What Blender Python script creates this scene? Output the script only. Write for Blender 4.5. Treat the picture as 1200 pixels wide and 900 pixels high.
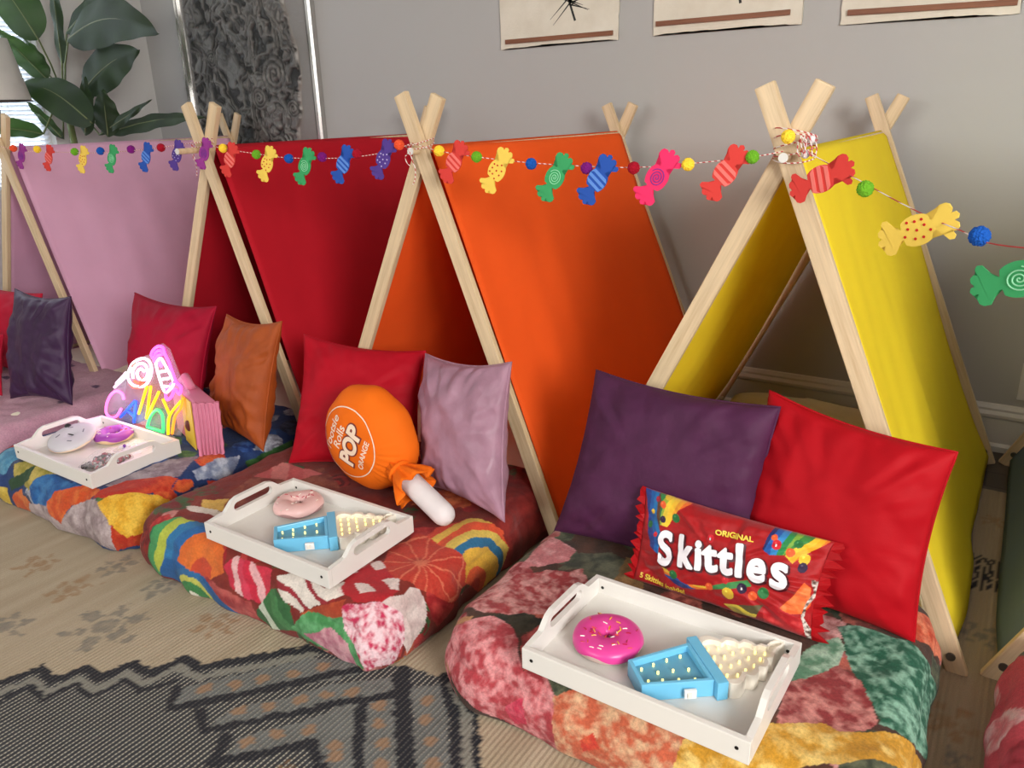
import bpy, bmesh, math, random
import numpy as np
from mathutils import Vector, Matrix
for _o in list(bpy.data.objects):
    bpy.data.objects.remove(_o, do_unlink=True)
C = bpy.context.scene.collection
PI = math.pi

# ---------------------------------------------------------------- camera
def camera_axes(yaw, pitch, roll):
    y, p, r = math.radians(yaw), math.radians(pitch), math.radians(roll)
    fwd = Vector((-math.sin(y)*math.cos(p), math.cos(y)*math.cos(p), -math.sin(p)))
    right = Vector((math.cos(y), math.sin(y), 0)); up = right.cross(fwd)
    return right*math.cos(r)+up*math.sin(r), -right*math.sin(r)+up*math.cos(r), fwd
cr, cu, cw = camera_axes(33.78, 19.24, -1.69)
cam_data = bpy.data.cameras.new('camera'); cam = bpy.data.objects.new('camera', cam_data); C.objects.link(cam)
M4 = Matrix((cr, cu, -cw)).transposed().to_4x4(); M4.translation = Vector((0, 0, 1.2)); cam.matrix_world = M4
cam_data.sensor_width = 36; cam_data.lens = 918/1200*36; cam_data.clip_start = .02
bpy.context.scene.camera = cam

# ---------------------------------------------------------------- world, lights, exposure
sc = bpy.context.scene
sc.view_settings.view_transform = 'Standard'; sc.view_settings.look = 'None'
sc.view_settings.gamma = 1; sc.view_settings.use_curve_mapping = False
sc.view_settings.exposure = 0.42
w = bpy.data.worlds.new('sky'); sc.world = w; w.use_nodes = True
w.node_tree.nodes['Background'].inputs[0].default_value = (.80, .90, 1.0, 1)
w.node_tree.nodes['Background'].inputs[1].default_value = 5.0
def area(name, loc, target, sx, sy, power, col):
    d = bpy.data.lights.new(name, 'AREA'); d.shape = 'RECTANGLE'; d.size = sx; d.size_y = sy
    d.energy = power; d.color = col
    o = bpy.data.objects.new(name, d); C.objects.link(o); o.location = loc
    o.rotation_euler = (Vector(target)-Vector(loc)).to_track_quat('-Z', 'Y').to_euler()
    return o
area('window_light_right', (2.9, -.5, 2.0), (-2.0, 2.1, .8), 2.6, 1.5, 265, (1.0, .985, .96))
area('fill_light_behind', (-1.9, -3.2, 1.9), (-1.6, 1.8, .6), 2.6, 1.3, 60, (1.0, .98, .95))  # soft fill added behind the camera; stands for no known window
area('window_light_left', (-4.5, 1.75, 1.6), (-2.5, 1.9, .9), 1.3, 1.2, 5, (.85, .93, 1.0))

# ---------------------------------------------------------------- numpy geometry helpers
def lat(ix, iy, seed):
    h = (ix.astype(np.int64)*374761393 + iy.astype(np.int64)*668265263 + seed*1442695041) & 0x7fffffff
    h = ((h ^ (h >> 13))*1274126177) & 0x7fffffff
    h = h ^ (h >> 16)
    return (h & 0xffff)/65535.0
def vnoise(x, y, seed=0):
    x = np.asarray(x, float); y = np.asarray(y, float)
    x, y = np.broadcast_arrays(x, y)
    ix = np.floor(x); iy = np.floor(y); fx = x-ix; fy = y-iy
    fx = fx*fx*(3-2*fx); fy = fy*fy*(3-2*fy); ix = ix.astype(np.int64); iy = iy.astype(np.int64)
    a = lat(ix, iy, seed); b = lat(ix+1, iy, seed); c = lat(ix, iy+1, seed); d = lat(ix+1, iy+1, seed)
    return (a*(1-fx)+b*fx)*(1-fy)+(c*(1-fx)+d*fx)*fy
def fbm(x, y, seed=0, o=3):
    s = 0; a = .5; t = 0
    for k in range(o):
        s = s+a*vnoise(np.asarray(x)*2**k+7.3*k, np.asarray(y)*2**k+3.1*k, seed+k); t += a; a *= .5
    return s/t

class Bed:      # a soft rounded slab; its flattened cover coordinates are (a, b)
    def __init__(s, x0, x1, y0, y1, zt, r=.06, seed=1, puff=.006, fold=.007, R=.12):
        s.x0, s.x1, s.y0, s.y1, s.zt, s.r, s.seed, s.puff, s.fold, s.R = x0, x1, y0, y1, zt, r, seed, puff, fold, R
        s.L = R-r+r*PI/2+(zt-r)-.004
    def pos(s, a, b, bump=True):
        r, R = s.r, s.R
        qx = np.clip(a, s.x0+R, s.x1-R); qy = np.clip(b, s.y0+R, s.y1-R)
        ex = a-qx; ey = b-qy; d0 = np.hypot(ex, ey); dd = np.where(d0 < 1e-9, 1, d0); dx = ex/dd; dy = ey/dd
        d = np.maximum(d0-(R-r), 0)
        th = np.minimum(d/r, PI/2); out = np.minimum(d0, R-r)+r*np.sin(th); z = s.zt-r*(1-np.cos(th))
        down = np.maximum(d-r*PI/2, 0); h = s.zt-r
        t = np.clip(down/h, 0, 1)
        out = out+.016*np.sin(PI*t**.8)*(down > 0)
        z = np.where(down > 0, z-down, z)
        tuck = np.maximum(down-h+.012, 0); out = out-tuck*.95; z = np.maximum(z, .008)
        if bump:
            side = np.clip(d/(r*1.2), 0, 1)
            n = (fbm(a*7, b*7, s.seed)-.5)*2*s.puff*2+(fbm(a*22, b*22, s.seed+9)-.5)*s.puff*1.2
            per = qx-qy+(R+.05)*np.arctan2(ey, ex+1e-9)
            f = (vnoise(per*14, d*6, s.seed+5)-.5)*2*s.fold*side+(vnoise(per*34, d*8, s.seed+6)-.5)*s.fold*.8*side
            z = np.maximum(z+n*(1-side*.7), .008); out = out+f
        return qx+dx*out, qy+dy*out, z

class Cushion:  # four corners (tl, tr, br, bl) as seen from the front
    def __init__(s, tl, tr, br, bl, thick, k=.07, seed=1, wr=.010, p=.42, backf=.8):
        s.c = [np.array(q, float) for q in (tl, tr, br, bl)]
        s.T, s.k, s.seed, s.wr, s.p, s.backf = thick, k, seed, wr, p, backf
        tl, tr, br, bl = s.c
        n = np.cross(br-tl, tr-bl); s.n = n/np.linalg.norm(n)
        if s.n[1] > 0: s.n = -s.n
    def pos(s, u, v, side=1, bump=True, off=0.0):   # u,v in -1..1, v up
        tl, tr, br, bl = s.c
        k = s.k
        U = u*(1-k*(1-v**2)*(u**2)); V = v*(1-k*(1-u**2)*(v**2))
        e = 1
        a = ((1+U)/2)[..., None]; b = ((1+V)/2)[..., None]
        P = (bl*(1-a)+br*a)*(1-b)+(tl*(1-a)+tr*a)*b
        m = np.clip((1-u**2)*(1-v**2), 0, 1)
        t = s.T/2*m**s.p
        if bump:
            ang = np.arctan2(v, u); rad = np.hypot(u, v)
            wv = (vnoise(ang*9+s.seed, rad*1.5, s.seed)-.5)*2*s.wr*np.clip(rad, 0, 1.2)**2
            wv = wv+(fbm(u*2.2+s.seed, v*2.2, s.seed+3)-.5)*2*s.wr*1.6
            cr_ = np.abs(u*v)
            wv = wv+(vnoise((u+v)*6, (u-v)*2, s.seed+4)-.5)*s.wr*1.2*cr_
            t = t+wv*np.clip(m*6, 0, 1)
        if side < 0: t = t*s.backf
        return P+s.n*(side*t+side*off)[..., None]

def inpoly(px, py, poly):
    ins = np.zeros(px.shape, bool); n = len(poly)
    for i in range(n):
        x1, y1 = poly[i]; x2, y2 = poly[(i+1) % n]
        if y1 == y2: continue
        c = (y1 > py) != (y2 > py)
        ins ^= c & (px < (x2-x1)*(py-y1)/(y2-y1)+x1)
    return ins
def segdist(px, py, pts):
    d = np.full(px.shape, 1e9)
    for (x1, y1), (x2, y2) in zip(pts[:-1], pts[1:]):
        vx, vy = x2-x1, y2-y1; L = vx*vx+vy*vy+1e-12
        t = np.clip(((px-x1)*vx+(py-y1)*vy)/L, 0, 1)
        d = np.minimum(d, np.hypot(px-x1-t*vx, py-y1-t*vy))
    return d
def lin(c):
    c = np.asarray(c, float)/255.0
    return np.where(c <= .04045, c/12.92, ((c+.055)/1.055)**2.4)

# ---- soft surfaces placed in the room (metres)
bed_yellow = Bed(-.945, -.03, 1.055, 1.74, .172, r=.062, seed=3, R=.13)
bed_orange = Bed(-1.985, -1.06, 1.02, 1.86, .172, r=.062, seed=8, fold=.011, R=.10)
bed_red = Bed(-2.845, -2.045, 1.02, 1.86, .172, r=.062, seed=14, fold=.012)
bed_pink = Bed(-3.96, -2.985, 1.04, 1.80, .170, r=.05, seed=21)
bed_teal = Bed(.095, 1.0, 1.02, 1.72, .172, r=.06, seed=33, fold=.008)
candy_pillow = Cushion((-.6478, 1.505, .379), (-.2285, 1.485, .3715), (-.2385, 1.418, .178), (-.640, 1.432, .178), .098, k=.05, seed=5, wr=.009, p=.42)
CUSH = dict(
 purple=Cushion((-.866, 1.68, .575), (-.392, 1.615, .585), (-.39, 1.53, .18), (-.905, 1.531, .18), .15, seed=2, wr=.008, k=.08),
 red=Cushion((-.432, 1.675, .597), (-.053, 1.60, .561), (-.068, 1.52, .176), (-.455, 1.53, .178), .14, seed=7, wr=.008, k=.08),
)
CUSH.update(
 redd=Cushion((-1.905, 1.655, .54), (-1.49, 1.76, .515), (-1.40, 1.60, .18), (-1.83, 1.47, .18), .14, seed=12, wr=.008, k=.11),
 lav=Cushion((-1.44, 1.70, .53), (-1.070, 1.60, .588), (-1.040, 1.50, .18), (-1.37, 1.56, .18), .15, seed=17, wr=.010, k=.11),
 redc=Cushion((-2.864, 1.68, .576), (-2.37, 1.68, .575), (-2.36, 1.53, .18), (-2.80, 1.52, .18), .14, seed=22, wr=.008, k=.11),
 rust=Cushion((-2.29, 1.66, .56), (-1.937, 1.60, .592), (-1.975, 1.49, .18), (-2.33, 1.56, .18), .14, seed=27, wr=.011, k=.11),
 purb=Cushion((-3.41, 1.50, .575), (-2.99, 1.50, .584), (-2.98, 1.413, .18), (-3.276, 1.33, .18), .13, seed=31, wr=.011, k=.11),
 redb=Cushion((-4.1, 1.64, .50), (-3.53, 1.655, .51), (-3.46, 1.52, .18), (-4.0, 1.5, .18), .14, seed=37),
 redb2=Cushion((-3.85, 1.30, .40), (-3.42, 1.42, .40), (-3.335, 1.325, .185), (-3.75, 1.2, .185), .13, seed=41),
)

PRINT_YELLOW = [
    ('mot',[(-.897,1.354),(-.916,1.475),(-.897,1.505),(-.816,1.488),(-.807,1.43),(-.855,1.376)],(196,118,122),(222,160,160),60),
    ('mot',[(-.802,1.478),(-.731,1.506),(-.657,1.484),(-.649,1.428),(-.689,1.391),(-.733,1.377),(-.761,1.414),(-.812,1.384)],(58,62,50),(95,95,75),50),
    ('mot',[(-.691,1.508),(-.631,1.5),(-.599,1.379),(-.67,1.376)],(120,90,50),(150,115,70),40),
    ('mot',[(-.925,1.161),(-.906,1.215),(-.886,1.328),(-.812,1.384),(-.744,1.4),(-.723,1.372),(-.728,1.291),(-.738,1.235),(-.807,1.182),(-.865,1.157)],(170,62,66),(224,160,156),70),
    ('mot',[(-.983,1.112),(-.929,1.132),(-.876,1.136),(-.871,1.095),(-.927,1.054),(-.879,.99),(-.934,1.009)],(190,130,90),(205,160,110),30),
    ('mot',[(-.754,1.13),(-.738,1.209),(-.682,1.24),(-.67,1.164),(-.67,1.094),(-.703,1.063)],(140,52,52),(190,90,85),50),
    ('mot',[(-.983,1.114),(-.89,1.113),(-.841,1.155),(-.793,1.156),(-.751,1.115),(-.71,1.069),(-.664,1.053),(-.626,1.049),(-.599,.957),(-.677,.921),(-.793,.934),(-.899,.978),(-.957,1.051)],(178,62,70),(226,150,152),65),
    ('mot',[(-.737,.975),(-.698,1.014),(-.687,.956),(-.723,.936)],(205,50,80),(220,90,110),65),
    ('mot',[(-.879,1.132),(-.793,1.202),(-.738,1.209),(-.761,1.132),(-.791,1.154),(-.841,1.155)],(40,42,32),(62,58,44),50),
    ('mot',[(-.629,1.045),(-.578,1.075),(-.376,1.065),(-.353,1.002),(-.532,.921),(-.617,.921)],(196,96,66),(222,178,140),60),
    ('mot',[(-.562,.978),(-.538,1.002),(-.525,.975),(-.555,.949)],(205,62,48),(215,90,60),60),
    ('mot',[(-.21,1.496),(-.159,1.513),(-.075,1.518),(-.043,1.516),(.051,1.531),(.051,1.407),(.051,1.331),(-.043,1.265),(-.085,1.254),(-.119,1.318),(-.154,1.377),(-.182,1.437)],(28,92,68),(140,186,162),70),
    ('mot',[(-.266,1.347),(-.23,1.43),(-.203,1.461),(-.177,1.432),(-.18,1.378),(-.226,1.3),(-.261,1.266)],(98,146,116),(176,206,182),60),
    ('mot',[(-.254,1.27),(-.18,1.378),(-.134,1.35),(-.089,1.253),(-.136,1.189),(-.242,1.145)],(146,52,54),(212,140,132),60),
    ('mot',[(-.244,1.149),(-.168,1.207),(-.138,1.199),(-.043,1.265),(.051,1.309),(.038,1.238),(-.392,.945),(-.372,1.055)],(206,150,44),(240,205,120),45),
    ('mot',[(-.099,1.6),(-.046,1.668),(.008,1.668),(.043,1.623),(-.06,1.539)],(196,70,40),(228,130,95),60)]

PRINT_ORANGE = [
    ('mot',[(-1.616,1.48),(-1.436,1.583),(-.994,1.847),(-.929,1.622),(-.929,1.385),(-1.259,1.686)],(120,28,26),(160,50,45),25),
    ('mot',[(-1.799,1.13),(-1.866,1.37),(-1.728,1.52),(-1.575,1.439),(-1.71,1.24)],(122,48,40),(150,80,60),40),
    ('ring',[(-1.9,.966),(-1.886,1.026),(-1.825,1.082),(-1.744,1.096),(-1.612,1.056),(-1.575,.993),(-1.641,.955),(-1.793,.926),(-1.871,.886),(-1.953,.911)],(-1.66,.972),(-1.91,1.036),[(190,70,45),(215,110,45),(215,105,40),(40,100,160),(45,115,165),(175,185,70),(70,150,90),(30,110,70)]),
    ('ring',[(-1.823,.955),(-1.74,.973),(-1.655,.961),(-1.564,.939),(-1.52,.886),(-1.637,.886),(-1.768,.886),(-1.85,.898)],(-1.704,.886),(-1.685,.982),[(235,230,215),(60,130,70),(60,130,75),(190,190,90),(45,100,150),(30,90,150)]),
    ('str',[(-1.58,1.01),(-1.55,1.04),(-1.483,1.046),(-1.42,1.039),(-1.413,1.0),(-1.429,.955),(-1.481,.952),(-1.545,.968)],(-1.546,.961),(-1.449,1.055),[(196,40,66),(225,175,175),(206,60,84),(196,36,62),(225,170,172),(200,50,70)]),
    ('mot',[(-1.66,.966),(-1.566,.955),(-1.474,.948),(-1.463,.886),(-1.529,.886)],(150,45,50),(190,90,85),40),
    ('str',[(-1.459,.929),(-1.412,.993),(-1.385,1.01),(-1.337,.979),(-1.312,.919),(-1.413,.886),(-1.468,.908)],(-1.443,.886),(-1.364,1.01),[(52,100,58),(200,210,190),(56,112,62),(70,126,74),(50,98,56)]),
    ('str',[(-1.396,1.032),(-1.348,1.058),(-1.241,1.056),(-1.211,1.1),(-1.168,1.066),(-1.218,1.025),(-1.293,.973),(-1.355,.988)],(-1.309,.966),(-1.289,1.066),[(222,212,200),(222,212,200),(150,40,50),(226,216,206),(226,216,206),(226,216,206),(150,40,50),(226,216,206)]),
    ('mot',[(-1.294,.969),(-1.213,1.026),(-1.17,1.043),(-1.163,.983),(-1.255,.979)],(160,60,35),(190,90,50),40),
    ('mot',[(-1.335,.923),(-1.271,.982),(-1.163,1.003),(-1.11,.966),(-1.048,.939),(-1.06,.909),(-1.165,.886),(-1.305,.906)],(70,140,80),(110,176,120),45),
    ('mot',[(-1.293,.921),(-1.197,.969),(-1.133,.953),(-1.094,.896),(-1.104,.893),(-1.188,.886)],(186,110,130),(214,160,168),50),
    ('stq',[(-1.211,1.059),(-1.223,1.106),(-1.216,1.205),(-1.133,1.193),(-1.096,1.142),(-1.09,1.093),(-1.151,1.052)],(-1.294,1.173),(-1.09,1.085),[(178,30,40),(226,205,200),(178,30,40),(226,205,200),(180,36,44)]),
    ('mot',[(-1.096,1.105),(-1.064,1.189),(-1.019,1.193),(-.977,1.168),(-.932,1.099),(-1.003,1.07),(-1.025,1.105),(-1.088,1.082)],(212,186,182),(232,214,208),45),
    ('mot',[(-1.17,1.025),(-1.14,1.055),(-1.094,1.09),(-1.026,1.113),(-.984,1.092),(-.962,1.04),(-.955,1.009),(-1.046,.916),(-1.108,.962),(-1.158,.976)],(196,42,84),(240,206,212),75),
    ('mot',[(-.961,.999),(-.929,1.102),(-.929,1.172),(-.929,1.162),(-.93,1.083)],(210,170,60),(60,120,160),60),
    ('cit',[(-1.193,1.2),(-1.232,1.266),(-1.214,1.355),(-1.117,1.349),(-1.042,1.363),(-.994,1.35),(-.989,1.257),(-1.06,1.186),(-1.127,1.163)],(-1.117,1.25),(-.991,1.32),(188,44,34),(222,120,90)),
    ('ring',[(-1.184,1.347),(-1.195,1.402),(-1.138,1.489),(-1.06,1.522),(-.998,1.529),(-.929,1.502),(-.934,1.395),(-1.0,1.337),(-1.039,1.36),(-1.11,1.34)],(-.961,1.375),(-1.19,1.432),[(200,60,40),(222,90,50),(225,170,60),(225,175,66),(46,110,150),(222,190,90),(220,84,50),(222,180,80),(210,70,50)]),
    ('mot',[(-1.855,1.172),(-1.793,1.209),(-1.761,1.169),(-1.802,1.128)],(205,160,70),(220,180,90),40),
    ('mot',[(-1.875,1.132),(-1.82,1.152),(-1.752,1.163),(-1.722,1.14),(-1.848,1.118)],(215,205,190),(225,215,205),40),
    ('str',[(-1.854,1.35),(-1.866,1.477),(-1.701,1.486),(-1.74,1.396)],(-1.834,1.342),(-1.747,1.509),[(190,84,84),(205,120,115),(190,84,84),(200,100,98)])]

PRINT_RED = [
    ('mot',[(-2.805,1.225),(-2.805,1.335),(-2.805,1.36),(-2.805,1.343),(-2.805,1.23)],(186,116,128),(205,140,150),30),
    ('mot',[(-2.764,1.043),(-2.77,1.093),(-2.73,1.099),(-2.645,1.07),(-2.666,1.038),(-2.695,.99),(-2.803,.979)],(70,130,165),(110,165,190),40),
    ('mot',[(-2.794,1.055),(-2.805,1.136),(-2.741,1.109),(-2.794,1.05)],(170,50,36),(190,70,50),40),
    ('mot',[(-2.799,1.08),(-2.805,1.133),(-2.805,1.162),(-2.803,1.143),(-2.8,1.089),(-2.795,1.059)],(36,96,84),(80,130,110),40),
    ('str',[(-2.805,1.162),(-2.805,1.215),(-2.805,1.233),(-2.805,1.178)],(-2.805,1.158),(-2.805,1.235),[(214,190,110),(30,30,30),(214,190,110),(30,30,30),(214,190,110)]),
    ('mot',[(-2.805,1.352),(-2.805,1.407),(-2.805,1.433),(-2.805,1.412),(-2.786,1.339)],(26,36,78),(40,52,96),40),
    ('mot',[(-2.805,1.138),(-2.805,1.213),(-2.746,1.156)],(206,110,48),(216,130,60),40),
    ('mot',[(-2.658,1.03),(-2.604,1.072),(-2.519,1.069),(-2.423,1.072),(-2.46,1.009),(-2.543,.979),(-2.639,.989)],(150,140,56),(190,170,90),40),
    ('mot',[(-2.613,1.009),(-2.538,1.062),(-2.529,1.02),(-2.645,.946),(-2.671,.976)],(40,70,44),(60,90,60),40),
    ('mot',[(-2.797,.958),(-2.671,.952),(-2.69,.886),(-2.76,.889)],(200,168,56),(216,190,90),40),
    ('mot',[(-2.657,.925),(-2.589,.969),(-2.529,.938),(-2.554,.886),(-2.66,.886)],(200,84,40),(214,120,60),40),
    ('mot',[(-2.542,.935),(-2.412,.969),(-2.334,.931),(-2.281,1.0),(-2.178,1.036),(-2.096,1.023),(-2.035,.918),(-2.225,.886),(-2.414,.886),(-2.574,.886)],(146,128,130),(186,170,170),35),
    ('mot',[(-2.538,.988),(-2.505,1.023),(-2.435,1.056),(-2.272,1.055),(-2.374,1.008),(-2.411,.961),(-2.5,.945)],(26,84,148),(60,120,176),40),
    ('mot',[(-2.417,.973),(-2.377,1.015),(-2.256,1.06),(-2.178,1.06),(-2.208,1.023),(-2.293,.988),(-2.339,.923),(-2.39,.939)],(200,76,30),(216,110,50),40),
    ('mot',[(-2.205,1.082),(-2.197,1.295),(-2.139,1.365),(-2.071,1.249),(-2.104,1.139),(-2.131,1.086)],(138,122,132),(176,165,172),40),
    ('mot',[(-2.189,1.036),(-2.179,1.142),(-2.067,1.236),(-2.04,1.195),(-2.098,1.062)],(186,46,28),(210,84,50),40),
    ('mot',[(-2.155,1.026),(-2.133,1.06),(-2.066,1.132),(-2.012,1.192),(-1.98,1.156),(-1.965,1.1),(-2.008,.996),(-2.083,.988)],(214,158,38),(230,186,70),45),
    ('mot',[(-2.077,.99),(-2.008,.996),(-1.965,1.1),(-1.925,1.049),(-2.035,.918)],(180,48,26),(200,80,40),40),
    ('mot',[(-2.071,1.292),(-2.079,1.395),(-2.055,1.465),(-2.005,1.399),(-2.042,1.293)],(120,132,160),(190,198,212),45),
    ('mot',[(-2.024,1.323),(-1.997,1.435),(-1.976,1.416),(-1.996,1.316)],(196,50,36),(206,70,50),40),
    ('mot',[(-2.007,1.246),(-2.021,1.285),(-1.996,1.297),(-1.981,1.257)],(126,126,136),(160,160,168),40),
    ('mot',[(-2.027,1.473),(-2.037,1.672),(-1.999,1.634),(-1.975,1.485)],(40,84,40),(70,116,60),40)]

RUG_FIELDS = [('dark',[(-1.861,.417),(-1.786,.557),(-1.756,.63),(-1.688,.627),(-1.669,.689),(-1.608,.687),(-1.586,.757),(-1.52,.757),(-1.5,.832),(-1.441,.827),(-1.268,1.014),(-1.11,1.068),(-.944,1.102),(-.817,1.056),(-.724,.935),(-.614,.788),(-1.413,.29),(-1.861,.417)]),('grey',[(-1.376,.724),(-1.426,.744),(-1.403,.8),(-1.248,.996),(-1.127,1.058),(-1.1,1.029),(-1.223,.889)]),('grey',[(-1.268,.722),(-1.274,.776),(-1.134,.965),(-1.042,1.042),(-.964,1.047),(-1.042,.968),(-1.156,.829)]),('grey',[(-1.173,.692),(-1.187,.744),(-1.075,.898),(-1.008,.948),(-.954,.915),(-1.057,.816)]),('grey',[(-1.082,.855),(-1.079,.998),(-.898,.828),(-.81,.733),(-.897,.679)]),('grey',[(-1.054,.971),(-1.025,1.041),(-.853,.856),(-.769,.758),(-.821,.726)]),('grey',[(-.98,1.037),(-.932,1.087),(-.773,.905),(-.696,.803),(-.752,.769)])]

RUG_LINES = [('dk',[(-1.846,.467),(-1.796,.562),(-1.767,.635),(-1.696,.631),(-1.679,.694),(-1.615,.691),(-1.595,.762),(-1.527,.762),(-1.509,.838),(-1.447,.832),(-1.276,1.022),(-1.134,1.066)],.01),('lt',[(-1.816,.455),(-1.761,.545),(-1.743,.604),(-1.672,.599),(-1.655,.664),(-1.584,.663),(-1.574,.735),(-1.51,.73),(-1.495,.806),(-1.42,.812),(-1.256,1.003)],.008),('dk',[(-1.787,.443),(-1.732,.532),(-1.724,.594),(-1.654,.584),(-1.646,.653),(-1.568,.647),(-1.554,.719),(-1.489,.716),(-1.456,.779)],.006),('dk',[(-1.431,.762),(-1.387,.717),(-1.271,.849),(-1.155,.995),(-1.098,1.047)],.009),('dk',[(-1.326,.744),(-1.266,.714),(-1.182,.813),(-1.083,.923),(-1.006,1.0)],.009),('dk',[(-1.218,.726),(-1.183,.669),(-1.089,.77),(-1.05,.809),(-.988,.773)],.009),('dk',[(-1.036,1.068),(-.953,.972),(-.85,.858),(-.725,.719)],.015),('dk',[(-1.038,.94),(-.999,.887),(-.925,.811),(-.794,.676)],.01),('dk',[(-.944,1.102),(-.858,1.03),(-.762,.912),(-.647,.768)],.011),('lt',[(-.916,1.097),(-.84,1.041),(-.745,.922),(-.634,.775)],.008),('dk',[(-.895,1.089),(-.817,1.046),(-.73,.932),(-.62,.784)],.006)]

RUG_DOTS = [(-1.376,.795),(-1.33,.839),(-1.29,.885),(-1.247,.934),(-1.202,.984),(-1.253,.789),(-1.211,.834),(-1.168,.883),(-1.134,.922),(-1.166,.741),(-1.131,.788),(-1.083,.829),(-1.006,.829),(-1.087,.961),(-1.009,.963),(-.972,.922),(-.93,.885),(-.895,.842),(-.931,1.026),(-.894,.98),(-.852,.937),(-.81,.899),(-.985,.808)]

RUG_FLOWERS = [('or',(-2.032,.85),.055),('bl',(-1.789,.808),.085),('or',(-1.551,.958),.05),('or',(-2.238,.875),.055),('bl',(-2.029,.983),.05),('bl',(-2.01,.675),.06),('bl',(-1.831,.986),.045),('or',(-1.049,.735),.02),('bl',(.05,1.871),.05),('or',(.012,1.53),.05),('or',(.04,2.498),.03),('bl',(.037,1.429),.03)]

RUG_GRID = [[(-.003,2.262),(.088,2.256),(.094,2.111),(.004,2.066)]]

PRINT_CANDY = [
    ('str',[(-1.0,.997),(-.808,.997),(-.717,.986),(-.737,.362),(-.682,.124),(-.691,-.236),(-.811,-.124),(-.908,.262),(-.954,.768)],(-.946,.688),(-.711,.82),[(40,60,130),(30,90,160),(30,110,170),(90,60,40),(40,120,70)]),
    ('str',[(-.8,.997),(-.645,.997),(-.428,.997),(-.536,.783),(-.639,.365),(-.737,.362),(-.737,.8)],(-.8,.854),(-.393,.911),[(50,130,70),(150,170,60),(235,200,60),(245,195,50),(240,160,40),(235,110,40),(225,70,40)]),
    ('str',[(-.7,-.147),(-.562,-.474),(-.322,-.654),(-.082,-.539),(.113,-.322),(.319,-.147),(.371,-.245),(.122,-.454),(-.102,-.628),(-.373,-.791),(-.582,-.634)],(-.322,-.754),(-.302,-.451),[(30,45,110),(40,80,150),(225,120,40),(235,190,60),(60,130,70)]),
    ('str',[(.433,.997),(.631,.997),(.78,.997),(.619,.534),(.465,.445),(.391,.531),(.413,.811)],(.382,.748),(.745,.78),[(30,40,100),(30,90,170),(50,130,190),(40,130,70),(120,165,60),(235,190,60)]),
    ('str',[(.72,.997),(.957,.997),(.917,.888),(.788,.628),(.7,.405),(.602,.531),(.677,.828)],(.677,.828),(.851,.617),[(60,130,60),(235,190,50),(240,170,40),(230,120,40)]),
    ('str',[(.093,-.84),(.499,-.565),(.436,-.917),(.21,-.986)],(.308,-.674),(.299,-.986),[(90,80,50),(222,200,70),(190,170,60)]),
    ('mot',[(.668,-.508),(.774,-.225),(.863,.124),(.934,.036),(.96,-.308),(.897,-.508),(.757,-.585)],(230,92,36),(244,130,70),25),
    ('mot',[(.505,-.662),(.602,-.496),(.734,-.554),(.923,-.625),(.948,-.831),(.868,-.994),(.725,-.991),(.522,-.943)],(176,26,34),(206,60,60),20),
    ('mot',[(.914,.193),(.989,.173),(.997,-.084),(.926,-.359),(.911,-.588),(.991,-.811),(.983,-.997),(.94,-.997),(.917,-.805),(.88,-.559),(.92,-.236),(.969,-.044)],(90,60,50),(225,215,205),60)]

CANDY_DOTS = [((-.691,.997),5.5,'y'),((-.803,.874),3.5,'m'),((-.728,.794),4.8,'o'),((-.851,.582),3.2,'y'),((-.705,.496),4.5,'p'),((-.551,.608),6.0,'g'),((-.868,.31),4.5,'g'),((-.763,.156),3.2,'r'),((-.124,.439),5.0,'R'),((.476,.82),4.0,'o'),((.514,.691),6.0,'R'),((.702,.805),5.5,'g'),((.651,.602),5.5,'o'),((.794,.534),6.8,'y'),((.803,.376),6.0,'p'),((-.474,-.539),6.0,'g'),((-.059,-.528),5.0,'o'),((.099,-.285),4.5,'r'),((.147,-.539),8.0,'y'),((.276,-.342),6.5,'P'),((.393,-.428),5.8,'o'),((.488,-.313),7.0,'g')]

# ---------------------------------------------------------------- materials
def srgb(c): return tuple(float(v) for v in lin(c))+(1,)
class NT:
    def __init__(s, name):
        s.m = bpy.data.materials.new(name); s.m.use_nodes = True
        s.t = s.m.node_tree; s.n = s.t.nodes; s.b = s.n['Principled BSDF']; s.out = s.n['Material Output']
    def add(s, ty, **kw):
        n = s.n.new(ty)
        for k, v in kw.items(): setattr(n, k, v)
        return n
    def link(s, a, b): s.t.links.new(a, b)
    def coord(s, kind='Object', scale=(1, 1, 1)):
        c = s.add('ShaderNodeTexCoord'); m = s.add('ShaderNodeMapping'); m.inputs['Scale'].default_value = scale
        s.link(c.outputs[kind], m.inputs[0]); return m.outputs[0]
    def noise(s, vec, scale, detail=3, rough=.55):
        n = s.add('ShaderNodeTexNoise'); n.inputs['Scale'].default_value = scale
        n.inputs['Detail'].default_value = detail; n.inputs['Roughness'].default_value = rough
        s.link(vec, n.inputs['Vector']); return n.outputs['Fac']
    def ramp(s, fac, stops):
        r = s.add('ShaderNodeValToRGB'); e = r.color_ramp.elements
        while len(e) < len(stops): e.new(.5)
        for k, (p, c) in enumerate(stops): e[k].position = p; e[k].color = c
        s.link(fac, r.inputs[0]); return r.outputs[0]
    def bump(s, h, strength, dist=.002):
        b = s.add('ShaderNodeBump'); b.inputs['Strength'].default_value = strength; b.inputs['Distance'].default_value = dist
        s.link(h, b.inputs['Height']); s.link(b.outputs[0], s.b.inputs['Normal']); return b
    def set(s, **kw):
        for k, v in kw.items(): s.b.inputs[k.replace('_', ' ')].default_value = v
        return s
MATS = {}
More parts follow.
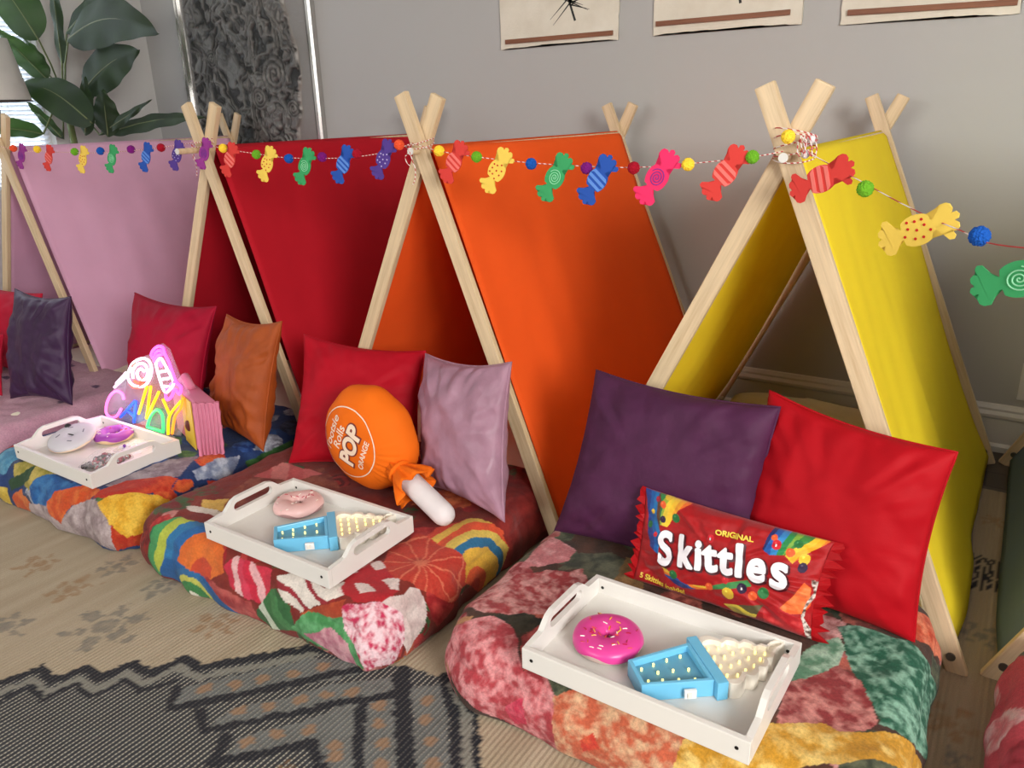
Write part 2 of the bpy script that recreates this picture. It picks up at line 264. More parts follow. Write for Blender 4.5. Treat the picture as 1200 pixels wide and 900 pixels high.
def plain(name, col, rough=.5, bump=0, bscale=60, metal=0, var=.0, **kw):
    if name in MATS: return MATS[name]
    t = NT(name); t.set(Roughness=rough, Metallic=metal, **kw); c = srgb(col)
    v = t.coord()
    if var:
        n = t.noise(v, 9)
        t.link(t.ramp(n, [(.3, tuple(x*(1-var) for x in c[:3])+(1,)), (.7, tuple(min(1, x*(1+var)) for x in c[:3])+(1,))]), t.b.inputs['Base Color'])
    else: t.b.inputs['Base Color'].default_value = c
    if bump: t.bump(t.noise(v, bscale), bump)
    MATS[name] = t.m; return t.m
def cloth(name, col, rough=.75, sheen=.3, trans=0, bump=.25, bscale=350, var=.06, coat=0):
    if name in MATS: return MATS[name]
    t = NT(name); t.set(Roughness=rough, Sheen_Weight=sheen*.15, Sheen_Roughness=.4, Specular_IOR_Level=.15); c = srgb(col)
    v = t.coord()
    lo = tuple(x*(1-var) for x in c[:3])+(1,); hi = tuple(min(1, x*(1+var)) for x in c[:3])+(1,)
    colr = t.ramp(t.noise(v, 7), [(.3, lo), (.7, hi)]); t.link(colr, t.b.inputs['Base Color'])
    t.b.inputs['Sheen Tint'].default_value = tuple(min(1, x*1.3+.1) for x in c[:3])+(1,)
    t.bump(t.noise(v, bscale, 2), bump, .001)
    if trans:
        tr = t.add('ShaderNodeBsdfTranslucent'); t.link(colr, tr.inputs[0]); mx = t.add('ShaderNodeMixShader')
        mx.inputs[0].default_value = trans; t.link(t.b.outputs[0], mx.inputs[1]); t.link(tr.outputs[0], mx.inputs[2])
        t.link(mx.outputs[0], t.out.inputs[0])
    MATS[name] = t.m; return t.m
def satin(name, col, rough=.38, sheen=.5):
    if name in MATS: return MATS[name]
    t = NT(name); t.set(Roughness=rough, Sheen_Weight=sheen*.3, Sheen_Roughness=.3, Specular_IOR_Level=.35); c = srgb(col)
    v = t.coord(); t.link(t.ramp(t.noise(v, 14, 4), [(.3, tuple(x*.85 for x in c[:3])+(1,)), (.7, tuple(min(1, x*1.12) for x in c[:3])+(1,))]), t.b.inputs['Base Color'])
    t.b.inputs['Sheen Tint'].default_value = tuple(min(1, x*1.5+.1) for x in c[:3])+(1,)
    n = t.noise(t.coord(scale=(1, 1, .6)), 22, 4, .6); t.bump(n, .5, .006)
    MATS[name] = t.m; return t.m
def glow(name, col, strength):
    if name in MATS: return MATS[name]
    t = NT(name); t.set(Emission_Strength=strength, Roughness=.4); t.b.inputs['Emission Color'].default_value = srgb(col)
    t.b.inputs['Base Color'].default_value = srgb(col); MATS[name] = t.m; return t.m
def wood(name, c1, c2, rough=.5):
    if name in MATS: return MATS[name]
    t = NT(name); t.set(Roughness=rough)
    v = t.coord(scale=(22, 22, 1.1)); n = t.noise(v, 3.2, 6, .62)
    col = t.ramp(n, [(.25, srgb(c2)), (.5, srgb(c1)), (.62, srgb([min(255, x*1.05) for x in c1])), (.8, srgb(c2))])
    t.link(col, t.b.inputs['Base Color']); t.bump(n, .15, .001); MATS[name] = t.m; return t.m
def printed(name, rough=.8, sheen=.6, fur=900, strength=.5, grain=.22):
    if name in MATS: return MATS[name]
    t = NT(name); t.set(Roughness=rough, Sheen_Weight=sheen, Sheen_Roughness=.5, Specular_IOR_Level=.25)
    a = t.add('ShaderNodeAttribute', attribute_name='print'); v = t.coord()
    n = t.noise(v, fur, 2, .7)
    mx = t.add('ShaderNodeMix', data_type='RGBA', blend_type='MULTIPLY'); mx.inputs[0].default_value = min(1, grain*2.6)
    g = t.ramp(t.noise(v, 160, 4, .75), [(.3, (.55, .55, .55, 1)), (.62, (1.08, 1.08, 1.08, 1))])
    t.link(a.outputs['Color'], mx.inputs[6]); t.link(g, mx.inputs[7]); t.link(mx.outputs[2], t.b.inputs['Base Color'])
    m2 = t.add('ShaderNodeMath', operation='ADD'); t.link(n, m2.inputs[0]); t.link(t.noise(v, 60, 4), m2.inputs[1])
    t.bump(m2.outputs[0], strength, .003); MATS[name] = t.m; return t.m

# ---------------------------------------------------------------- object helpers
BASE = {}
def mesh(name, verts, faces, m, parent=None, smooth=False, label=None, cat=None, group=None, kind=None, cols=None, local=False, world=None):
    me = bpy.data.meshes.new(name)
    V = np.asarray(verts, float)
    loc = world if world is not None else ((0, 0, 0) if not parent else None)
    if parent is not None and not local:
        V = V-np.array(BASE[parent.name])
    elif parent is None and world is not None:
        V = V-np.array(world)
    if isinstance(faces, np.ndarray):
        nf, k = faces.shape
        me.vertices.add(len(V)); me.vertices.foreach_set('co', V.ravel())
        me.loops.add(nf*k); me.loops.foreach_set('vertex_index', faces.ravel().astype(np.int32))
        me.polygons.add(nf); me.polygons.foreach_set('loop_start', np.arange(0, nf*k, k, dtype=np.int32))
        me.polygons.foreach_set('loop_total', np.full(nf, k, np.int32)); me.update(calc_edges=True)
    else:
        me.from_pydata([tuple(v) for v in V], [], [tuple(f) for f in faces])
    if smooth: me.polygons.foreach_set('use_smooth', np.ones(len(me.polygons), bool))
    if cols is not None:
        at = me.color_attributes.new('print', 'FLOAT_COLOR', 'POINT')
        at.data.foreach_set('color', np.ascontiguousarray(cols, dtype=np.float32).ravel())
    if m is not None: me.materials.append(m)
    o = bpy.data.objects.new(name, me); C.objects.link(o)
    if parent is not None: o.parent = parent; BASE[o.name] = BASE[parent.name] if not local else (0, 0, 0)
    else:
        o.location = world if world is not None else (0, 0, 0); BASE[o.name] = tuple(o.location)
    tag(o, label, cat, group, kind); me.validate(); return o
def tag(o, label=None, cat=None, group=None, kind=None):
    if label: o['label'] = label
    if cat: o['category'] = cat
    if group: o['group'] = group
    if kind: o['kind'] = kind
    return o
def thing(name, loc, label, cat, group=None, rz=0):
    o = bpy.data.objects.new(name, None); C.objects.link(o); o.location = loc; o.rotation_euler = (0, 0, rz)
    o.empty_display_size = .05; BASE[o.name] = tuple(loc); return tag(o, label, cat, group)
def copy_tree(o, parent=None):
    c = o.copy(); C.objects.link(c)
    if parent: c.parent = parent
    BASE[c.name] = BASE.get(o.name, (0, 0, 0))
    for ch in list(o.children): copy_tree(ch, c)
    return c

class G:        # collects simple solids into one mesh
    def __init__(s): s.v = []; s.f = []
    def add(s, V, F):
        n = len(s.v); s.v += [tuple(map(float, p)) for p in V]; s.f += [tuple(n+i for i in f) for f in F]; return s
    def hexa(s, P):     # 8 points: bottom 4 (ccw), top 4
        return s.add(P, [(0, 3, 2, 1), (4, 5, 6, 7), (0, 1, 5, 4), (1, 2, 6, 5), (2, 3, 7, 6), (3, 0, 4, 7)])
    def box(s, x0, x1, y0, y1, z0, z1, b=0):
        if b <= 0:
            return s.hexa([(x0, y0, z0), (x1, y0, z0), (x1, y1, z0), (x0, y1, z0), (x0, y0, z1), (x1, y0, z1), (x1, y1, z1), (x0, y1, z1)])
        bm = bmesh.new(); bmesh.ops.create_cube(bm, size=1)
        for q in bm.verts: q.co = Vector(((x0+x1)/2+q.co.x*(x1-x0), (y0+y1)/2+q.co.y*(y1-y0), (z0+z1)/2+q.co.z*(z1-z0)))
        bmesh.ops.bevel(bm, geom=bm.edges[:], offset=b, segments=2, affect='EDGES', profile=.6)
        bm.verts.index_update(); s.add([q.co[:] for q in bm.verts], [[q.index for q in f.verts] for f in bm.faces]); bm.free(); return s
    def prism(s, poly, place, h0, h1):      # poly in 2-D, place(x, y, h) -> point
        n = len(poly)
        V = [place(x, y, h0) for x, y in poly]+[place(x, y, h1) for x, y in poly]
        return s.add(V, [tuple(range(n-1, -1, -1)), tuple(range(n, 2*n))]+[(i, (i+1) % n, n+(i+1) % n, n+i) for i in range(n)])
    def tube(s, pts, r, k=8, closed=False, taper=None):
        P = [Vector(p) for p in pts]; n = len(P); V = []; F = []
        up = None
        for i, p in enumerate(P):
            if closed: t = P[(i+1) % n]-P[i-1]
            else: t = P[min(i+1, n-1)]-P[max(i-1, 0)]
            t = t.normalized() if t.length > 1e-9 else Vector((0, 0, 1))
            if up is None: up = t.orthogonal().normalized()
            up = (up-t*up.dot(t)); up = up.normalized() if up.length > 1e-6 else t.orthogonal().normalized()
            bi = t.cross(up); rr = r if taper is None else r*taper(i/(n-1))
            for j in range(k):
                a = 2*PI*j/k; V.append(p+(up*math.cos(a)+bi*math.sin(a))*rr)
        m = n if closed else n-1
        for i in range(m):
            for j in range(k):
                a, b = i*k+j, i*k+(j+1) % k; c, d = ((i+1) % n)*k+(j+1) % k, ((i+1) % n)*k+j
                F.append((a, b, c, d))
        if not closed: F += [tuple(range(k-1, -1, -1)), tuple(range((n-1)*k, n*k))]
        return s.add(V, F)
    def ball(s, c, r, nu=12, nv=8, sc=(1, 1, 1)):
        V = []; F = []
        for i in range(nv+1):
            th = PI*i/nv
            for j in range(nu):
                a = 2*PI*j/nu
                V.append((c[0]+r*sc[0]*math.sin(th)*math.cos(a), c[1]+r*sc[1]*math.sin(th)*math.sin(a), c[2]+r*sc[2]*math.cos(th)))
        for i in range(nv):
            for j in range(nu): F.append((i*nu+j, (i+1)*nu+j, (i+1)*nu+(j+1) % nu, i*nu+(j+1) % nu))
        return s.add(V, F)
    def build(s, name, m, parent=None, **kw): return mesh(name, s.v, s.f, m, parent, **kw)
def curve_pts(P, n=12, closed=False):
    P = [np.array(p, float) for p in P]; N = len(P); out = []
    for i in range(N if closed else N-1):
        if closed: p0, p1, p2, p3 = P[i-1], P[i], P[(i+1) % N], P[(i+2) % N]
        else: p0, p1, p2, p3 = P[max(i-1, 0)], P[i], P[i+1], P[min(i+2, N-1)]
        for t in np.linspace(0, 1, n, endpoint=False):
            out.append(.5*((2*p1)+(-p0+p2)*t+(2*p0-5*p1+4*p2-p3)*t*t+(-p0+3*p1-3*p2+p3)*t**3))
    if not closed: out.append(P[-1])
    return out
def grid_faces(n, m, wrap=False):
    i, j = np.meshgrid(np.arange(n-1), np.arange(m-1), indexing='ij')
    a = i*m+j
    return np.stack([a, a+m, a+m+1, a+1], -1).reshape(-1, 4)

def scatter(x0, x1, y0, y1, n, size, pals, seed, kinds=('mot',)):
    # loose filler sweets between the traced ones
    random.seed(seed); out = []
    for k in range(n):
        cx, cy = random.uniform(x0, x1), random.uniform(y0, y1); r = size*random.uniform(.6, 1.3); a = random.uniform(0, PI); el = random.uniform(.5, .9)
        poly = []
        for q in range(10):
            t_ = 2*PI*q/10; rr = r*random.uniform(.85, 1.1); u, v = rr*math.cos(t_), rr*el*math.sin(t_)
            poly.append((cx+u*math.cos(a)-v*math.sin(a), cy+u*math.sin(a)+v*math.cos(a)))
        c1, c2 = random.choice(pals); kd = random.choice(kinds)
        if kd == 'mot': out.append(('mot', poly, c1, c2, 60))
        elif kd == 'str': out.append(('str', poly, (cx-r, cy), (cx+r, cy+r*.4), [c1, c2, c1, c1, c2, c1]))
        else: out.append(('ring', poly, (cx+r*.3, cy), (cx+r*1.4, cy), [c2, c1, c2, c1, c2]))
    return out
def paint(px, py, base, prints, seed, wob=.008, scale=1.0):
    """colour print laid out in a cloth's own flat coordinates"""
    w1 = (fbm(px*24*scale, py*24*scale, seed+50)-.5)*2*wob; w2 = (fbm(px*24*scale+9, py*24*scale+4, seed+60)-.5)*2*wob
    X = px+w1; Y = py+w2
    col = np.empty(px.shape+(4,)); col[..., 3] = 1
    n = fbm(px*30*scale, py*30*scale, seed)[..., None]
    col[..., :3] = lin(base[0])*(1-n)+lin(base[1])*n
    for k, P in enumerate(prints):
        ty, poly = P[0], P[1]
        xs = [q[0] for q in poly]; ys = [q[1] for q in poly]
        bb = (X > min(xs)) & (X < max(xs)) & (Y > min(ys)) & (Y < max(ys))
        if not bb.any(): continue
        x = X[bb]; y = Y[bb]; ins = inpoly(x, y, poly)
        if not ins.any(): continue
        if ty == 'mot':
            sca = P[4]*scale
            f = np.clip((fbm(x*sca, y*sca, seed+3*k, 4)-.5)*3.2+.42+(fbm(x*sca*.22, y*sca*.22, seed+k)-.5)*1.2, 0, 1)[..., None]
            cc = lin(P[2])*(1-f)+lin(P[3])*f
        elif ty in ('str', 'stq'):
            (ax, ay), (bx, by) = P[2], P[3]; L = (bx-ax)**2+(by-ay)**2
            t = ((x-ax)*(bx-ax)+(y-ay)*(by-ay))/L
            bend = ((x-ax)*(by-ay)-(y-ay)*(bx-ax))/L
            t = t+.12*np.sin(bend*3)
            cs = lin(P[4]); i = np.clip((t*len(cs)).astype(int), 0, len(cs)-1); cc = cs[i]
            if ty == 'stq':
                q = (np.floor(bend*7)).astype(int) % 2 == 0; cc = np.where(q[..., None], cc, cs[0])
            cc = cc*(.85+.3*fbm(x*60*scale, y*60*scale, seed+k)[..., None])
        elif ty == 'ring':
            (ax, ay), (bx, by) = P[2], P[3]; t = np.hypot(x-ax, y-ay)/math.hypot(bx-ax, by-ay)
            cs = lin(P[4]); i = np.clip((t*len(cs)).astype(int), 0, len(cs)-1); cc = cs[i]
            cc = cc*(.82+.36*fbm(x*40*scale, y*40*scale, seed+k)[..., None])
        elif ty == 'cit':
            (ax, ay), (bx, by) = P[2], P[3]; R = math.hypot(bx-ax, by-ay); d = np.hypot(x-ax, y-ay)/R
            an = np.arctan2(y-ay, x-ax); spoke = (np.abs(np.sin(an*6))*d < .09)
            rim = ((d > .8) & (d < .86)) | (d < .09)
            f = np.where(rim | spoke, .9, np.where(d > .86, .12, .25*fbm(an*14, d*3, seed)))[..., None]
            cc = lin(P[4])*(1-f)+lin(P[5])*f
        c2 = col[bb]; c2[ins, :3] = cc[ins]; col[bb] = c2
    return col

# ---------------------------------------------------------------- room
plaster = NT('grey_wall_paint'); plaster.set(Roughness=.62); plaster.b.inputs['Base Color'].default_value = srgb((176, 175, 172))
v_ = plaster.coord(); plaster.bump(plaster.noise(v_, 90, 3), .12, .002); plaster = plaster.m
white_trim = plain('white_trim_paint', (216, 214, 208), .35)
floor_m = NT('dark_floorboards'); v_ = floor_m.coord(); br = floor_m.add('ShaderNodeTexBrick')
br.inputs['Color1'].default_value = srgb((78, 66, 56)); br.inputs['Color2'].default_value = srgb((62, 52, 44)); br.inputs['Mortar'].default_value = srgb((30, 24, 20))
br.inputs['Scale'].default_value = 1; br.inputs['Brick Width'].default_value = 1.4; br.inputs['Row Height'].default_value = .12; br.inputs['Mortar Size'].default_value = .003
floor_m.link(v_, br.inputs[0]); floor_m.link(br.outputs[0], floor_m.b.inputs['Base Color']); floor_m.set(Roughness=.35); floor_m = floor_m.m
XL, XR, YB, YR, ZC = -4.65, 3.0, 3.10, -4.0, 2.55
G().box(XL-.1, XR+.1, YR-.1, YB+.1, -.1, 0).build('floor', floor_m, kind='structure')
G().box(XL-.1, XR+.1, YR-.1, YB+.1, ZC, ZC+.1).build('ceiling', plain('ceiling_paint', (225, 223, 218), .8), kind='structure')
G().box(XL-.1, XR+.1, YB, YB+.1, 0, ZC).build('wall_back', plaster, kind='structure')
G().box(XR, XR+.1, YR, YB, 0, ZC).build('wall_right', plaster, kind='structure')
G().box(XL-.1, XR+.1, YR-.1, YR, 0, ZC).build('wall_rear', plaster, kind='structure')
WY0, WY1, WZ0, WZ1 = 1.25, 2.44, .85, 2.2
g = G(); g.box(XL-.1, XL, YR, WY0, 0, ZC); g.box(XL-.1, XL, WY1, YB, 0, ZC); g.box(XL-.1, XL, WY0, WY1, 0, WZ0); g.box(XL-.1, XL, WY0, WY1, WZ1, ZC)
g.build('wall_left', plain('pale_wall_paint', (200, 199, 194), .62, .1, 90), kind='structure')
# window with a blind
fr = G()
for a, b, c_, d in ((WY0, WY0+.04, WZ0, WZ1), (WY1-.04, WY1, WZ0, WZ1), (WY0, WY1, WZ0, WZ0+.04), (WY0, WY1, WZ1-.04, WZ1), ((WY0+WY1)/2-.015, (WY0+WY1)/2+.015, WZ0, WZ1)):
    fr.box(XL-.09, XL-.05, a, b, c_, d)
win = fr.build('window_1', white_trim, kind='structure')
t = NT('window_glass'); t.set(Roughness=.02, Transmission_Weight=1.0, IOR=1.05); glass = t.m
G().box(XL-.075, XL-.071, WY0, WY1, WZ0, WZ1).build('pane', glass, win)
slat_m = NT('white_blind_slat'); slat_m.b.inputs['Base Color'].default_value = srgb((232, 234, 236)); slat_m.set(Roughness=.5)
tr = slat_m.add('ShaderNodeBsdfTranslucent'); tr.inputs[0].default_value = (.85, .87, .9, 1); mx = slat_m.add('ShaderNodeMixShader'); mx.inputs[0].default_value = .45
slat_m.link(slat_m.b.outputs[0], mx.inputs[1]); slat_m.link(tr.outputs[0], mx.inputs[2]); slat_m.link(mx.outputs[0], slat_m.out.inputs[0]); slat_m = slat_m.m
bl = thing('window_blind', (XL, (WY0+WY1)/2, WZ0), 'white slatted blind over the bright window behind the big plant', 'blind')
g = G(); z = WZ0+.02
while z < WZ1-.05:
    y0, y1 = WY0+.02, WY1-.02
    g.hexa([(XL-.045, y0, z), (XL-.022, y0, z+.017), (XL-.022, y1, z+.017), (XL-.045, y1, z), (XL-.045, y0, z+.002), (XL-.022, y0, z+.019), (XL-.022, y1, z+.019), (XL-.045, y1, z+.002)]); z += .023
g.build('slats', slat_m, bl, kind='stuff')
G().box(XL-.05, XL-.01, WY0+.01, WY1-.01, WZ1-.05, WZ1-.005, .004).build('head_rail', white_trim, bl)
for y in (WY0+.2, WY1-.2): G().tube([(XL-.033, y, WZ0), (XL-.033, y, WZ1)], .0012, 5).build('ladder_cord', white_trim, bl)
# baseboards: profile run along the walls
prof = [(0, 0), (.028, 0), (.028, .02), (.020, .027), (.016, .03), (.016, .118), (.022, .126), (.022, .136), (.014, .148), (.014, .156), (.007, .169), (0, .172)]
g = G(); g.prism(prof, lambda p, q, h: (h, YB-p, q), XL, XR); g.build('baseboard_back', white_trim, kind='structure')
g = G(); g.prism(prof, lambda p, q, h: (XL+p, h, q), YR, YB-.03); g.build('baseboard_left', white_trim, kind='structure')
# socket plate
so = thing('wall_socket', (.085, YB, .265), 'white socket plate low on the grey wall at the far right', 'socket')
G().box(.045, .125, YB-.007, YB, .198, .332, .003).build('plate', white_trim, so)
for z in (.235, .295): G().box(.07, .10, YB-.009, YB-.006, z-.014, z+.014, .003).build('outlet', plain('socket_face', (200, 198, 192), .3), so)

# ---------------------------------------------------------------- rug
rs = .0065
xs = np.concatenate([np.arange(-4.4, -2.5, .012), np.arange(-2.5, .25, rs), np.arange(.25, 1.4, .03)])
ys = np.concatenate([np.arange(-.6, .5, .03), np.arange(.5, 1.35, rs), np.arange(1.35, 2.72, .012)])
X, Y = np.meshgrid(xs, ys, indexing='ij')
q1 = (fbm(X*60, Y*60, 5)-.5)*.014; q2 = (fbm(X*60+4, Y*60+8, 6)-.5)*.014
XX = X+q1; YY = Y+q2; XX = XX+(vnoise(X*240, Y*240, 21)-.5)*.006; YY = YY+(vnoise(X*240, Y*240, 22)-.5)*.006
cream = lin((188, 173, 148)); tan_ = lin((150, 132, 104)); f = fbm(X*34, Y*4, 2)[..., None]
col = np.empty(X.shape+(4,)); col[..., :3] = cream*(1-f*.6)+tan_*f*.6; col[..., 3] = 0
right = np.clip((X+.45)*2.2, 0, 1)[..., None]*np.clip(1, 0, 1)
col[..., :3] = col[..., :3]*(1-right*.35)+lin((140, 112, 80))*right*.35
jute = ((X > -.62))
for k, poly in RUG_FIELDS:
    ins = inpoly(XX, YY, poly)
    cc = lin((52, 54, 58)) if k == 'dark' else lin((104, 106, 104))
    nn = fbm(X*40, Y*40, 9)[..., None]; cv = cc*(.8+.5*nn)
    col[..., :3] = np.where(ins[..., None], cv, col[..., :3]); col[..., 3] = np.where(ins, 1.0 if k == 'dark' else .45, col[..., 3])
for k, pts, wd in RUG_LINES:
    d = segdist(XX, YY, pts); ins = d < wd*1.25
    cc = {'dk': (28, 29, 38), 'lt': (134, 132, 122), 'sh': (128, 96, 60)}[k]
    col[..., :3] = np.where(ins[..., None], lin(cc), col[..., :3]); col[..., 3] = np.where(ins, .15, col[..., 3])
for (x, y) in RUG_DOTS:
    d = np.hypot(XX-x, (YY-y)*1.0); ins = d < .0155; col[..., :3] = np.where(ins[..., None], lin((150, 120, 94)), col[..., :3]); col[..., 3] = np.where(ins, .1, col[..., 3])
def flower(kind, x, y, r):
    an = np.arctan2(YY-y, XX-x); d = np.hypot(XX-x, YY-y)
    R = r*(.72+.28*np.cos(an*6+.4))*(.35+1.2*fbm(X*45, Y*45, 4)); ins = (d < R)
    hole = (np.abs(d-r*.38) < r*.07)
    cc = lin((98, 100, 98)) if kind == 'bl' else lin((150, 112, 72))
    mixv = (ins & ~hole)[..., None]*(.25+.6*fbm(X*90, Y*90, 14))[..., None]
    col[..., :3] = col[..., :3]*(1-mixv)+cc*mixv
for k, (x, y), r_ in RUG_FLOWERS: flower(k, x, y, r_*1.15)
for x, y, k in ((-2.9, .7, 'bl'), (-3.2, .95, 'or'), (-2.6, .45, 'or'), (-.35, .55, 'bl'), (-.2, .85, 'or')): flower(k, x, y, .07)
for poly in RUG_GRID:
    ins = inpoly(XX, YY, poly); gx = (np.mod(XX/.016, 1) < .55); col[..., :3] = np.where((ins & gx)[..., None], lin((34, 34, 42)), col[..., :3])
t = NT('woven_rug'); t.set(Roughness=.95)
at = t.add('ShaderNodeAttribute', attribute_name='print'); vr = t.add('ShaderNodeMapping'); tc = t.add('ShaderNodeTexCoord'); t.link(tc.outputs['Object'], vr.inputs[0])
vr.inputs['Rotation'].default_value = (0, 0, 0)
w1 = t.add('ShaderNodeTexWave', wave_type='BANDS', bands_direction='X'); w1.inputs['Scale'].default_value = 27; w1.inputs['Distortion'].default_value = .6; w1.inputs['Detail'].default_value = 2; w1.inputs['Detail Scale'].default_value = 2
w2 = t.add('ShaderNodeTexWave', wave_type='BANDS', bands_direction='Y'); w2.inputs['Scale'].default_value = 43; w2.inputs['Distortion'].default_value = .8; w2.inputs['Detail'].default_value = 2
for w_ in (w1, w2): t.link(vr.outputs[0], w_.inputs[0])
st = t.ramp(w1.outputs['Fac'], [(.66, (0, 0, 0, 1)), (.84, (1, 1, 1, 1))])
br_ = t.ramp(w2.outputs['Fac'], [(.25, (.35, .35, .35, 1)), (.6, (1, 1, 1, 1))])
m1 = t.add('ShaderNodeMath', operation='MULTIPLY'); t.link(st, m1.inputs[0]); t.link(at.outputs['Alpha'], m1.inputs[1])
m2 = t.add('ShaderNodeMath', operation='MULTIPLY'); t.link(m1.outputs[0], m2.inputs[0]); t.link(br_, m2.inputs[1])
mxc = t.add('ShaderNodeMix', data_type='RGBA'); t.link(m2.outputs[0], mxc.inputs[0]); t.link(at.outputs['Color'], mxc.inputs[6]); mxc.inputs[7].default_value = srgb((176, 170, 154))
ov = t.add('ShaderNodeMix', data_type='RGBA', blend_type='MULTIPLY'); ov.inputs[0].default_value = .5
t.link(mxc.outputs[2], ov.inputs[6])
n3 = t.ramp(t.noise(t.coord(), 420, 3, .8), [(.3, (.45, .45, .45, 1)), (.65, (1, 1, 1, 1))]); t.link(n3, ov.inputs[7]); t.link(ov.outputs[2], t.b.inputs['Base Color'])
ad = t.add('ShaderNodeMath', operation='ADD'); t.link(w1.outputs['Fac'], ad.inputs[0]); t.link(t.noise(t.coord(), 260, 3), ad.inputs[1]); t.bump(ad.outputs[0], .4, .003)
Z = .006+fbm(X*9, Y*9, 7)*.002
V = np.stack([X, Y, Z], -1).reshape(-1, 3)
mesh('rug', V, grid_faces(len(xs), len(ys)), t.m, smooth=True, cols=col.reshape(-1, 4),
     label='large woven kilim rug, cream and charcoal with stepped zigzag borders, under the tents', cat='rug')

# ---------------------------------------------------------------- teepee tents
pine = wood('pine_pole', (212, 188, 152), (186, 156, 116)); bolt_m = plain('steel_bolt', (120, 116, 110), .35, metal=.8)
YF, YK = 1.707, 2.95
def pole(parent, tip, foot, y, w=.042, th=.019):
    (x1, z1), (x0, z0) = tip, foot
    L = math.hypot(x1-x0, z1-z0); g = G(); g.box(-w/2, w/2, -th/2, th/2, 0, L, .0035)
    o = g.build('pole', pine, parent, local=True)
    ang = math.atan2(x1-x0, z1-z0)
    b = BASE[parent.name]; o.location = (x0-b[0], y-b[1], z0-b[2]); o.rotation_euler = (0, ang, 0)
    gb = G()
    gb.tube([(0, -th/2-.004, .05), (0, th/2+.004, .05)], .0095, 12); gb.build('bolt', bolt_m, o, local=True)
    return o
def tent(label, fa, fb, ka, kb, ridge_f, ridge_k, canopy_m, seed, lab_canopy=None, dowel=.04):
    base = ((fa[1][0]+fb[1][0])/2, (YF+YK)/2, 0)
    t_ = thing('play_tent', base, label, 'tent', 'A-frame play tents along the grey wall')
    pole(t_, fa[0], fa[1], YF); pole(t_, fb[0], fb[1], YF+.021)
    pole(t_, ka[0], ka[1], YK); pole(t_, kb[0], kb[1], YK+.021)
    g = G(); g.tube([(ridge_f[0], YF-dowel, ridge_f[1]), (ridge_k[0], YK+.03, ridge_k[1])], .0095, 12)
    rd = g.build('ridge_dowel', pine, t_, smooth=False)
    G().tube([(ridge_f[0], YF-dowel-.0015, ridge_f[1]), (ridge_f[0], YF-dowel+.001, ridge_f[1])], .0098, 12).build('end_cap', white_trim, rd)
    # side rails near the floor
    for (ff, kk) in ((fa, ka), (fb, kb)):
        (x1, z1), (x0, z0) = ff; s = (x1-x0)/(z1-z0); (u1, v1), (u0, v0) = kk; s2 = (u1-u0)/(v1-v0)
        sg = 1 if x0 > ridge_f[0] else -1
        g = G(); g.tube([(x0+s*.075-sg*.016, YF+.012, .075), (u0+s2*.075-sg*.016, YK, .075)], .008, 8); g.build('side_rail', pine, t_)
    # canopy: two sheets from the ridge to the rails
    n, m = 46, 60
    u = np.linspace(0, 1, n); v = np.linspace(-1, 1, m*2-1)
    U, W = np.meshgrid(u, v, indexing='ij')
    y0, y1 = YF+.034, YK-.012
    Yc = y0+(y1-y0)*U
    rx = ridge_f[0]+(ridge_k[0]-ridge_f[0])*U; rz = ridge_f[1]+(ridge_k[1]-ridge_f[1])*U+.0115
    def foot(f, k): return f[1][0]+(k[1][0]-f[1][0])*U
    xr = foot(fa, ka); xl = foot(fb, kb)
    a = np.abs(W); sx = np.where(W > 0, xr, xl)
    zb = .03
    X_ = rx+(sx-rx)*a*(1-zb/rz); Z_ = rz+(zb-rz)*a
    nrm = np.sign(W)
    sag = (np.sin(PI*U)*.022*a*(1-a)*2+(vnoise(U*5+seed, a*1.2, seed)-.5)*.028*np.sin(PI*np.clip(a, 0, 1))*(.4+a)
           + (vnoise(U*13+seed, a*2.2+U*3, seed+2)-.5)*.010*np.sin(PI*a))
    ang = np.arctan2(np.abs(sx-rx), rz)
    X_ = X_-nrm*sag*np.cos(ang); Z_ = Z_-sag*np.sin(ang)*.6
    X_ = X_+nrm*.011*np.clip(a/.016, 0, 1)*(1-a)
    # hem bulges outwards where the cloth hangs past the rail
    X_ = X_+nrm*np.clip(a-.9, 0, 1)*(.04+.22*(vnoise(U*6, U*0, seed+7)-.5))
    P = np.stack([X_, Yc, Z_], -1).reshape(-1, 3); F = grid_faces(n, m*2-1)
    o = mesh('canopy', P, F, canopy_m, t_, smooth=True)
    md = o.modifiers.new('thick', 'SOLIDIFY'); md.thickness = .0025; md.offset = 0
    return t_
def canopy_mat(name, col, tr=.16): return cloth(name, col, rough=.8, sheen=.1, trans=tr, bump=.2, bscale=600, var=.03)
tents = {}
tents['pink'] = tent('pink cloth play tent at the far left, in front of the leafy plant', ((-3.764, 1.24), (-3.273, 0)), ((-3.651, 1.241), (-4.23, 0)),
     ((-3.87, 1.225), (-3.40, 0)), ((-3.74, 1.225), (-4.32, 0)), (-3.712, 1.10), (-3.81, 1.10), canopy_mat('pink_canopy', (236, 184, 212)), 11)
tents['red'] = tent('crimson cloth play tent between the pink one and the orange one', ((-2.402, 1.25), (-1.953, 0)), ((-2.279, 1.246), (-2.867, 0)),
     ((-2.51, 1.225), (-2.03, 0)), ((-2.40, 1.225), (-2.95, 0)), (-2.345, 1.105), (-2.455, 1.10), canopy_mat('crimson_canopy', (196, 28, 44)), 23, dowel=.10)
tents['orange'] = tent('bright orange cloth play tent between the crimson one and the yellow one', ((-1.471, 1.25), (-.985, 0)), ((-1.361, 1.242), (-1.951, 0)),
     ((-1.485, 1.212), (-.975, 0)), ((-1.38, 1.212), (-1.95, 0)), (-1.418, 1.105), (-1.432, 1.10), canopy_mat('orange_canopy', (255, 100, 36), .22), 31)
